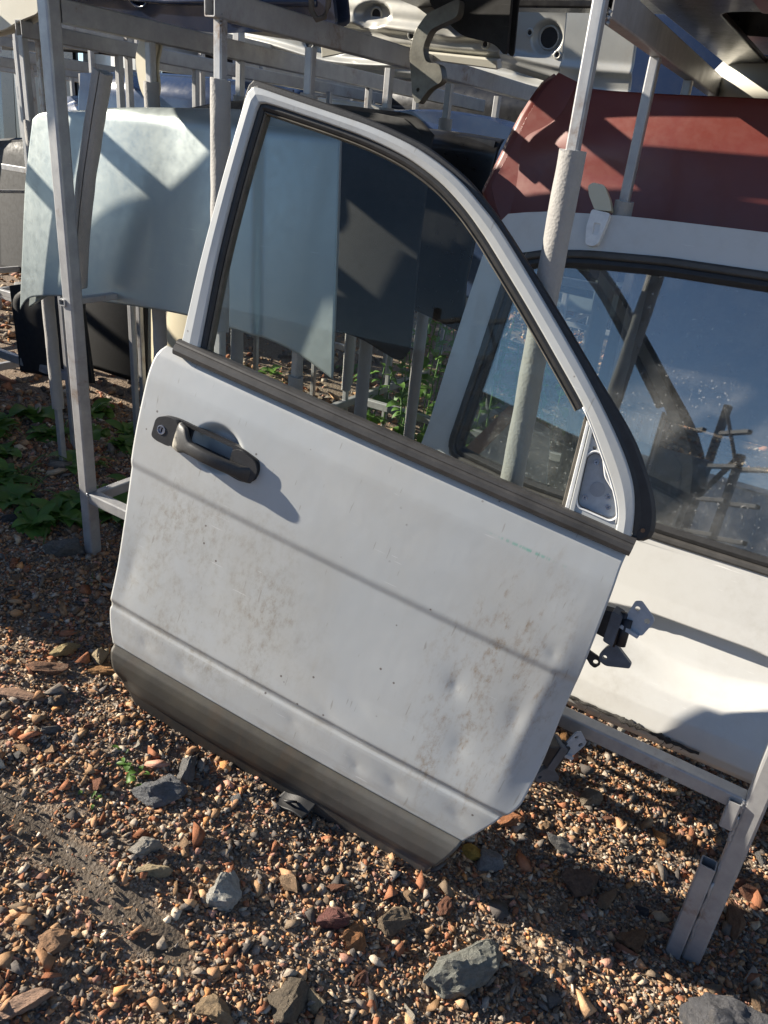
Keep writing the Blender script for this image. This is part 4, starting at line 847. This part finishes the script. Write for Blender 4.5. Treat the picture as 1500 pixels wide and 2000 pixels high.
# left edge clutter seen between the posts
stack_hood(-2.62, 1.95, .34, 8, .7, .42, 'black2', 'charcoal panel at the left edge behind the rack', 4)
stack_hood(-2.95, 2.35, 1.0, 12, .8, .35, 'navy', 'navy panel at the far left edge, crossed by shadows', -6)
stack_hood(-2.36, 1.66, .40, -3, .30, .32, 'black2', 'dark fender piece under the lower left corner of the sage hood', 20, 'fender', None, .05, 'fender')
stack_hood(-2.10, 1.95, .28, 6, .46, .52, 'palegold', 'pale curved fender in shade under the sage hood', -12, 'fender', None, .08, 'fender')
stack_hood(-2.40, 2.30, 1.13, 4, 1.15, .30, 'navy', 'navy panel in shade between the posts at upper left', 3)
stack_hood(-1.75, 3.45, .75, 3, 1.5, .78, 'blackpaint', 'black hood behind the row, between the upper rails', -3)
for k, (b, a, z, w, h, m, lb) in enumerate(((-2.95, 2.65, 1.13, .8, .30, 'silver', 'silver fender between the far left posts'), (-2.7, 3.1, 1.15, 1.0, .30, 'black2', 'charcoal panel between the far left posts'), (-2.1, 2.85, 1.15, .7, .27, 'beige', 'cream panel end showing between the upper left posts'), (-3.3, 3.5, .9, 1.2, .6, 'blackpaint', 'black panel deep behind the upper left posts'), (-1.9, 3.2, .9, .9, .52, 'black2', 'charcoal panel behind the middle posts at upper left'), (-1.1, 3.4, .85, .9, .58, 'silver', 'silver panel end behind the middle posts'), (-.6, 3.3, .85, .8, .55, 'navy', 'navy panel behind the middle posts, right'))):
    stack_hood(b, a, z, 5, w, h, m, lb, (-8, 6, 12, -4, 9, -7, 5)[k], 'body panel', None, .09, 'body_panel')
tyre = sweep('tyre', [(.23 * math.cos(t), .23 * math.sin(t), 0) for t in np.linspace(0, 2 * math.pi, 40, endpoint=False)], [(-.07, -.08), (.03, -.09), (.06, -.06), (.06, .06), (.03, .09), (-.07, .08)], M['rubber'], closed=True, up=Vector((0, 0, 1)))
tyre.matrix_world = pframe(-3.05, 3.2, 1.15, 5, 25); tag(tyre, 'black tyre hanging in the rack at the left edge', 'tyre')
# second and third rack further back (copies of the first) with their own loads
r2 = copy_tree(RACK, Matrix.Translation(rk(-.75 - 2.35, 2.5, 0))); tag(r2, 'grey tube rack further back on the left side', 'rack', 'racks behind the first rack')
r3 = copy_tree(RACK, Matrix.Translation(rk(-.75 + .1, 4.6, .05))); tag(r3, 'grey tube rack directly behind the hood row', 'rack', 'racks behind the first rack')
r4 = copy_tree(RACK, Matrix.Translation(rk(-.75 - 2.6, 5.3, .08))); tag(r4, 'grey tube rack far back on the left', 'rack', 'racks behind the first rack')
r5 = copy_tree(RACK, Matrix.Translation(rk(-.75 - 2.5, 1.0, .10))); tag(r5, 'grey tube rack holding the hood row left of the picture', 'rack', 'racks behind the first rack')
bq = empty('bumper', Matrix.Identity(4)); tag(bq, 'unseen white bumper added at the left to shade the sage hood', 'bumper')  # added out of view to throw a slanting shadow across the sage hood
bq.location = (-1.99, 2.22, 1.42); bl = [(-.55, .28, -.20), (-.3, .15, -.20), (0, 0, 0), (.20, -.10, .17), (.37, -.19, .29), (.62, -.30, .42)]
sweep('shell', bl, [(-.055, -.03), (.0, -.05), (.055, -.03), (.06, .03), (.0, .05), (-.06, .03)], M['white'], bq)
ORD = ('first', 'second', 'third', 'fourth', 'fifth', 'sixth', 'seventh', 'eighth', 'ninth', 'tenth', 'eleventh', 'twelfth', 'thirteenth', 'fourteenth', 'fifteenth')
names = ['black', 'grey', 'navy', 'silver', 'white', 'charcoal', 'maroon', 'cream']; mats = ['blackpaint', 'greygreen', 'navy', 'silver', 'white', 'black2', 'maroon', 'beige']
rr = random.Random(21)
def fill(b0, b1, a0, n, z, hgt, where, step=.30, dark=.6):
    for k in range(n):
        i = rr.choice((0, 2, 5)) if rr.random() < dark else rr.randrange(8); a = a0 + k * step; b = rr.uniform(b0, b1)
        stack_hood(b, a, z + rr.uniform(-.08, .06), rr.uniform(-4, 8), rr.uniform(1.0, 1.3), hgt * rr.uniform(.85, 1.1), mats[i], names[i] + ' hood, ' + ORD[k] + ' from the front, ' + where, rr.uniform(-4, 4), group='hoods ' + where)
fill(-3.9, -3.5, 2.75, 6, .45, .72, 'standing in the rack on the far left')
fill(-1.5, -1.2, 4.75, 5, .45, .72, 'standing in the rack behind the first one')
fill(-4.2, -3.9, 5.4, 4, .5, .75, 'standing in the farthest left rack')
fill(-.4, .3, 4.7, 5, .45, .8, 'standing behind the right bay', .32)
for k, (b, a, z, w, h, m, lb) in enumerate(((-3.6, 3.0, 1.53, 1.6, .34, 'black2', 'charcoal panel on top of the left back rack'), (-2.3, 3.6, 1.55, 1.4, .30, 'silver', 'silver panel on top of the racks at upper left'), (-1.2, 4.9, 1.56, 1.6, .55, 'navy', 'navy panel on top of the back rack, centre'), (-2.9, 5.5, 1.58, 2.0, .60, 'blackpaint', 'black panel on top of the far rack'), (.3, 4.9, 1.56, 1.6, .7, 'blackpaint', 'black panel on top of the back rack, right'), (-4.6, 5.6, 1.58, 1.8, .7, 'white', 'white panel on top of the far left rack'))):
    stack_hood(b, a, z, -12, w, h, m, lb, rr.uniform(-5, 5), 'body panel', None, .08, 'body_panel')
# closed row of stacked bodies at the yard's end: big panels on edge
for k in range(15):
    i = (0, 5, 2, 0, 3, 5, 0, 7, 2, 5, 0, 2, 5, 0, 2)[k]
    stack_hood(-15.5 + k * 1.45, 8.0 + .25 * (k % 3), .2, 3, 1.7, 3.1, mats[i], names[i] + ' tall van panel, ' + ORD[k] + ' from the left in the last row of the yard', rr.uniform(-4, 4), 'van panel', 'van panels in the last row', .12, 'van_panel')

# ------------------------------------------------------------------ behind the camera (seen mirrored in the tailgate glass)
fn = empty('added_container', Matrix.Translation((-5.2, -6.2, 0)) @ Matrix.Rotation(R(-35), 4, 'Z')); tag(fn, 'pale corrugated container added behind the photographer for the mirrored light band', 'container')  # added out of view so the glass mirrors a pale band
fm = simple('pale_container_sheet', (.76, .80, .83), .5, .0, .06, 3, .1)
xs = []; x = -7.0
while x < 7.0: xs += [(x, 0), (x + .12, 0), (x + .16, .03), (x + .28, .03)]; x += .32
plate('corrugated_wall', xs + [(7.0, -.2), (-7.0, -.2)], [], 0, 1.75, fm, fn)
plate('roof_edge', [(-7.05, .06), (7.05, .06), (7.05, -2.2), (-7.05, -2.2)], [], 1.753, 1.82, fm, fn)
cr = empty('cantilever_rack', Matrix.Translation((-3.3, -4.3, 0)) @ Matrix.Rotation(R(20), 4, 'Z')); tag(cr, 'dark steel cantilever rack behind the photographer', 'rack')
for x, hh in ((0, 2.25), (-.7, 2.1), (.45, 1.75)):
    sqtube('upright', (x, 0, 0), (x, 0, hh), .07, .07, M['darksteel'], cr)
    for z in (.9, 1.25, 1.6, 1.95):
        if z < hh - .05: sqtube('arm', (x + .035, 0, z), (x + .52, .05, z + .02), .05, .04, M['darksteel'], cr)
sqtube('brace', (-.68, 0, .5), (.4, 0, 1.7), .05, .05, M['darksteel'], cr); sqtube('brace', (.02, .02, 2.2), (.50, .05, 1.62), .035, .035, M['darksteel'], cr)

# ------------------------------------------------------------------ rocks
def rock_mesh(name, seed, squash=.7, rough=.16, sub=2, yk=.8, npts=12):
    v, f = hull_proto(npts, squash, seed); v[:, 1] *= yk / .8
    bm = bmesh.new(); vs = [bm.verts.new(p) for p in v]
    for t in f: bm.faces.new([vs[i] for i in t])
    bmesh.ops.subdivide_edges(bm, edges=bm.edges, cuts=sub, use_grid_fill=True)
    for q in bm.verts: n = q.co.normalized(); q.co += n * (noise.noise(q.co * 2.2 + Vector((seed, 0, 0))) * rough + noise.noise(q.co * 5 + Vector((0, seed, 0))) * rough * .5 + noise.noise(q.co * 13 + Vector((0, 0, seed))) * rough * .22)
    bm.normal_update(); me = bpy.data.meshes.new(name); bm.to_mesh(me); bm.free(); me.materials.append(M['rock']); return me
def put(me, name, x, y, sx, sy, sz, rz, tilt, col, sink=.3):
    o = bpy.data.objects.new(name, me); C.objects.link(o); z = float(gz2(np.array([x]), np.array([y]))[0])
    o.location = (x, y, z + sz * .7 * (1 - 2 * sink)); o.scale = (sx, sy, sz); o.rotation_euler = (tilt[0], tilt[1], rz); o.color = (*col, 1); return o
BIG = [  # x, y, half size x/y/z, turn, tilt, colour, seed, squash, label
    (.232, .872, .060, .056, .058, .4, (.2, .3), (.27, .275, .245), 101, .8, 'large grey-green layered rock, casting a shadow in front of the door'),
    (-.205, .912, .030, .036, .030, .9, (.3, .2), (.58, .56, .50), 102, .7, 'chalky white stone on open gravel in the foreground'),
    (-.386, 1.081, .044, .036, .030, .3, (.2, 0), (.20, .205, .215), 103, .7, 'dark grey speckled rock left, beside small yellow-green weeds'),
    (.685, .830, .075, .070, .048, .2, (0, 0), (.15, .15, .16), 104, .8, 'smooth dark boulder half buried in the bottom right corner'),
    (-.030, .770, .020, .036, .012, .3, (.25, -.2), (.40, .31, .20), 105, .5, 'flat tan slab leaning on a brown stone, bottom centre'),
    (-.066, .757, .030, .028, .024, 1.0, (0, .2), (.20, .165, .125), 106, .7, 'blocky brown stone beneath the tan slab, bottom centre'),
    (-.459, .772, .036, .020, .017, .7, (0, .2), (.46, .28, .17), 107, .6, 'orange-tan elongated stone near the left edge'),
    (-.464, .680, .036, .024, .016, .5, (.1, 0), (.50, .33, .24), 108, .6, 'salmon pink flat stone at the bottom left edge'),
    (-.013, .905, .028, .026, .024, .2, (0, 0), (.24, .11, .095), 109, .8, 'dark red-brown round stone below the door'),
    (.027, .888, .022, .030, .022, .8, (.5, .3), (.42, .20, .09), 110, .6, 'rust orange broken stone next to the red-brown one'),
    (.258, 1.115, .022, .021, .020, .2, (.2, .3), (.55, .36, .09), 111, .8, 'yellow ochre stone right of the door corner'),
    (.293, 1.103, .020, .026, .026, .9, (.3, .1), (.30, .30, .31), 112, .8, 'grey angular stone touching the yellow one'),
    (.479, 1.091, .034, .034, .028, .5, (.2, .2), (.22, .14, .10), 113, .8, 'rounded brown stone in the sun under the tailgate rail'),
    (.560, 1.340, .026, .030, .028, .3, (.2, 0), (.33, .27, .20), 114, .8, 'grey-tan upright stone below the lower hinge'),
    (-.178, .715, .026, .026, .022, .2, (.2, .2), (.40, .29, .18), 115, .8, 'tan cube-like stone at the bottom edge'),
    (-.720, 1.352, .040, .024, .020, .1, (0, 0), (.30, .17, .11), 116, .7, 'brown stone on the edge of the shade, left'),
    (-.735, 1.262, .042, .024, .014, .1, (0, .1), (.44, .28, .20), 117, .5, 'flat pinkish stone at the left edge in the sun'),
    (.098, .935, .026, .024, .020, .6, (0, 0), (.26, .20, .14), 118, .8, 'greenish grey stone in front of the door corner'),
    (-.367, .965, .026, .022, .020, .4, (0, 0), (.42, .39, .34), 119, .8, 'pale grey-tan stone beside the mud strip'),
    (-.340, .925, .030, .020, .018, .2, (0, .1), (.50, .40, .25), 120, .7, 'cream yellow stone beside the mud strip'),
    (.575, 1.000, .040, .026, .022, .6, (0, .2), (.26, .15, .085), 121, .7, 'long rust-brown stone left of the rack foot'),
    (.805, 1.080, .045, .028, .020, 1.2, (0, .1), (.30, .17, .10), 122, .6, 'orange-brown slab right of the rack foot'),
    (-.866, 1.800, .050, .045, .040, .3, (0, .2), (.22, .215, .20), 123, .8, 'grey boulder in shade beside the foot of the left post'),
    (-.620, 1.412, .014, .030, .038, .2, (.3, .3), (.55, .44, .28), 124, .8, 'pale upright stone against the left bottom edge of the door'),
    (-.592, 1.385, .034, .022, .018, .1, (0, 0), (.50, .27, .12), 125, .7, 'orange stone at the left bottom corner of the door'),
    (-.70, 1.42, .034, .022, .022, 1.2, (0, .4), (.48, .38, .20), 126, .6, 'yellowish broken stone edge-on at the shade line'),
    (.345, 1.22, .026, .022, .020, .1, (0, 0), (.45, .20, .10), 127, .8, 'orange-red stone right under the lower door corner'),
    (.08, .705, .017, .024, .012, .3, (.2, 0), (.55, .55, .58), 128, .5, 'light grey flake standing in the gravel, bottom centre'),
]
for (x, y, sx, sy, sz, rz, tl, col, sd_, sq, lb) in BIG:
    me = rock_mesh('rock', sd_, sq / .7 * .75, .13, 5 if sx < .04 else 9, .8, 20)
    k_ = 1.32; tag(put(me, 'rock', x, y, sx * k_, sy * k_, sz * k_, rz, tl, tuple(v * 1.25 for v in col), .33), lb, 'rock')
protos = [rock_mesh('stone', 200 + k, .60, .14, 2, .8, 11) for k in range(12)]
KINDS = [((.36, .24, .15), 'small tan stone lying in the gravel', 'tan stones in the gravel'), ((.24, .115, .075), 'small red-brown stone lying in the gravel', 'red-brown stones in the gravel'), ((.20, .195, .19), 'small grey stone lying in the gravel', 'grey stones in the gravel'), ((.50, .45, .37), 'small pale cream stone lying in the gravel', 'pale stones in the gravel'), ((.09, .088, .09), 'small blackish stone lying in the gravel', 'blackish stones in the gravel'), ((.42, .22, .09), 'small orange stone lying in the gravel', 'orange stones in the gravel')]
r_ = random.Random(77); cnt = 0
while cnt < 285:
    x, y = r_.uniform(-1.3, 1.0), r_.uniform(.58, 2.1) if cnt < 245 else r_.uniform(1.5, 2.4)
    if not in_view(np.array([x]), np.array([y]), np.array([0.0]), .02)[0] or mud_dist(np.array([x]), np.array([y]))[0] < .07: continue
    if any(math.hypot(x - b[0], y - b[1]) < max(b[2], b[3]) + .02 for b in BIG): continue
    # keep clear of the door's foot
    q = DOOR.matrix_world.inverted() @ Vector((x, y, float(gz(np.array([x]), np.array([y]))[0])))
    if -.75 < q.x < .03 and -.02 < q.z + .0 < .045 - .02: continue
    if -.75 < q.x < .05 and -.16 < q.z <= -.02: continue
    k = r_.choices(range(6), (.28, .2, .22, .14, .09, .07))[0]; c_, lb, gr = KINDS[k]; s = r_.uniform(.012, .024) * (1 + .5 * (r_.random() < .12)); j = r_.uniform(.75, 1.25)
    o = put(r_.choice(protos), 'stone', x, y, s * r_.uniform(.9, 1.3), s * r_.uniform(.7, 1.1), s * r_.uniform(.6, 1.0), r_.uniform(0, 6.28), (r_.uniform(-.4, .4), r_.uniform(-.4, .4)), tuple(v * j * 1.25 for v in c_), .28)
    zone = ('in the shade beside the left post' if y > 1.45 else 'beside the mud strip' if mud_dist(np.array([x]), np.array([y]))[0] < .17 else 'at the bottom edge of the picture' if y < .80 else 'on the right near the rack foot' if x > .38 else 'left of the door foot' if x < -.40 else 'in the open gravel before the door')
    lb = lb.replace('small', 'larger' if s > .0195 else 'small').replace('lying in the gravel', zone); tag(o, lb, 'stone', 'stones: ' + lb); cnt += 1

# black plastic scrap under the door edge
zp = float(gz(np.array([-.16]), np.array([1.10]))[0])
ps = empty('plastic_scrap', Matrix.Translation((-.130, 1.128, zp - .010)) @ Matrix.Rotation(R(-25), 4, 'Z') @ Matrix.Scale(.7, 4)); tag(ps, 'bent black plastic scrap pinned under the bottom edge of the door', 'plastic scrap')
coons('flap', [(-.05, -.018), (.06, -.022)], [(.06, -.022), (.08, .06)], [(-.02, .06), (.08, .06)], [(-.05, -.018), (-.02, .06)], lambda U, V: .006 + .022 * smooth(V, -.01, .05) + .004 * np.sin(U * 60), 24, 16, .003, M['rubber'], ps)
sweep('loop', [(-.02, .0, .012), (-.005, -.012, .026), (.012, -.008, .030), (.02, .008, .018)], circ(.004, 8), M['rubber'], ps)

# ------------------------------------------------------------------ weeds
def leaf_mesh(name, L, Wd, bend, fold, mat, seg=5, serr=0.0):
    vs, fs = [], []
    for i in range(seg + 1):
        s = i / seg; w = Wd * math.sin(math.pi * min(1, s * .9 + .08)) ** .8 * (1 + serr * (i % 2)); y = L * (s - .15 * s * s * bend); z = L * (.55 * s - bend * s * s * .9)
        if i == seg: w = .0004
        vs += [(-w, y, z + fold * w), (0, y, z), (w, y, z + fold * w)]
    for i in range(seg):
        a = i * 3; fs += [(a, a + 1, a + 4, a + 3), (a + 1, a + 2, a + 5, a + 4)]
    me = bpy.data.meshes.new(name); me.from_pydata(vs, [], fs); me.update(); me.polygons.foreach_set('use_smooth', [True] * len(me.polygons)); me.materials.append(M[mat]); return me
LM = [leaf_mesh('leaf', 1, .26, .75, .35, 'leaf', 6, .12), leaf_mesh('leaf', 1, .20, .45, .4, 'leaf'), leaf_mesh('leaf', 1, .30, .9, .25, 'leaf', 6, .2)]
GM = [leaf_mesh('blade', 1, .035, .8, .3, 'leaf2', 5), leaf_mesh('blade', 1, .028, .5, .3, 'leaf2', 5)]
def weed(x, y, n, L, label, style='rosette', hgt=.0, seed=0, grp=None):
    q = random.Random(seed); z = float(gz2(np.array([x]), np.array([y]))[0]); root = empty('weed', Matrix.Translation((x, y, z))); tag(root, label, 'weed', grp)
    if style == 'tall':
        for s_ in range(max(1, n // 9)):
            dx, dy = q.uniform(-.05, .05), q.uniform(-.05, .05); h = hgt * q.uniform(.7, 1.1); tx, ty = q.uniform(-.12, .12), q.uniform(-.12, .12)
            sweep('stem', [(dx, dy, 0), (dx + tx * h * .4, dy + ty * h * .4, h * .5), (dx + tx * h, dy + ty * h, h)], circ(.0028, 6), M['leaf'], root)
            for k in range(9):
                s = .2 + .8 * k / 8; o = bpy.data.objects.new('leaf', q.choice(LM)); C.objects.link(o); o.parent = root
                o.location = (dx + tx * h * s, dy + ty * h * s, h * s); sc = L * q.uniform(.6, 1.15) * (1.1 - .4 * s); o.scale = (sc * q.uniform(.8, 1.2), sc, sc); o.rotation_euler = (q.uniform(-.5, .3), q.uniform(-.3, .3), k * 2.4 + q.uniform(-.4, .4))
    else:
        for k in range(n):
            o = bpy.data.objects.new('leaf' if style == 'rosette' else 'blade', q.choice(LM if style == 'rosette' else GM)); C.objects.link(o); o.parent = root
            sc = L * q.uniform(.55, 1.15); o.location = (q.uniform(-.02, .02), q.uniform(-.02, .02), q.uniform(0, .01)); o.scale = (sc, sc, sc * q.uniform(.7, 1.3)); o.rotation_euler = (q.uniform(-.35, .5), q.uniform(-.2, .2), k * 2.4 + q.uniform(-.5, .5))
    return root
weed(-.945, 1.96, 12, .115, 'broad-leaved green weed in front left, sunlit tips', seed=1); weed(-1.035, 1.975, 8, .085, 'smaller leafy weed left of the broad-leaved one', seed=2)
weed(-.86, 2.10, 10, .10, 'leafy weed growing beside the foot of the left post', seed=3); weed(-.80, 2.20, 9, .11, 'upright weed between the left post and the door edge', seed=4)
weed(-1.28, 2.30, 12, .11, 'shaded weed at the left edge with a few lit leaves', seed=5); weed(-1.35, 2.65, 12, .12, 'dark weed far left behind the post', seed=6)
weed(-1.15, 2.75, 14, .11, 'dark weed under the left end of the sage hood', seed=7); weed(-.75, 2.9, 14, .10, 'shaded weed between the rack rails, left', seed=8)
weed(-.443, 1.115, 10, .022, 'tiny yellow-green weed beside the dark grey rock', seed=9); weed(-.475, 1.150, 8, .020, 'tiny yellow-green sprig above the dark grey rock', seed=10)
weed(-.745, 1.70, 9, .035, 'small green tuft at the foot of the left post', 'grass', seed=11); weed(-.50, 1.05, 6, .016, 'tiny green sprig near the mud strip', seed=12)
for k, (x, y, hg) in enumerate(((.14, 2.95, .62), (.24, 3.10, .55), (.06, 2.80, .38), (.33, 3.3, .45), (.45, 3.5, .50), (.60, 3.45, .40), (.18, 2.6, .35), (.38, 2.9, .30), (.02, 3.3, .5), (.12, 3.45, .6), (.25, 2.75, .45), (-.08, 3.1, .4), (.50, 3.1, .55), (.30, 2.5, .5), (.66, 3.2, .5), (.42, 2.65, .4))):
    weed(x, y, 36, .085, ('tall leafy weed behind the window, leftmost stems', 'tall leafy weed beside the tailgate pillar', 'shorter leafy weed in front of the tall ones', 'leafy weed seen through the tailgate glass', 'leafy weed far behind the tailgate glass', 'leafy weed right behind the glass', 'low leafy weed near the base rail', 'low leafy weed behind the tailgate corner', 'leafy weed at the far left of the sunlit patch', 'tall leafy weed in the middle of the sunlit patch', 'leafy weed close behind the foam posts', 'leafy weed left of the foam posts', 'leafy weed deep behind the tailgate glass', 'leafy weed just behind the tailgate pillar', 'leafy weed at the right, behind the tailgate glass', 'short leafy weed under the board behind the glass')[k], 'tall', hg, 30 + k)
for k, (x, y) in enumerate(((.30, 2.35), (.42, 2.45), (-.62, 3.3), (-.15, 2.9), (.5, 2.7), (.36, 2.2))):
    weed(x, y, 26, .19, 'tuft of long green grass blades between the rack rails', 'grass', 0, 50 + k, 'grass tufts under the rack')
for k, (x, y) in enumerate(((-1.00, 1.90), (-1.12, 2.02), (-.92, 2.06), (-1.20, 2.15), (-1.05, 2.30), (-.78, 2.05), (-1.22, 2.5), (-.95, 2.5), (-1.4, 2.45))):
    weed(x, y, 22, .085 + .012 * (k % 3), ('leafy weed beside the sunlit broad-leaved one', 'leafy weed at the left picture edge, nearest', 'leafy weed left of the post foot', 'dark weed further left under the hood', 'dark weed midway behind the left post', 'leafy weed touching the low brace of the rack', 'shaded weed near the left edge, second row', 'shaded weed behind the left post, second row', 'shaded weed at the left edge, third row')[k], 'rosette', 0, 140 + k)
    weed(x + .04, y + .03, 18, .11, 'thin grass tuft among the shaded weeds on the left', 'grass', 0, 160 + k, 'grass tufts on the left')
for k in range(14):
    x, y = random.Random(90 + k).uniform(-1.4, .7), random.Random(190 + k).uniform(2.5, 4.2)
    weed(x, y, 12, .09, 'low shaded weed on the ground under the racks', 'rosette', 0, 90 + k, 'low weeds under the racks')
bpy.context.view_layer.update()
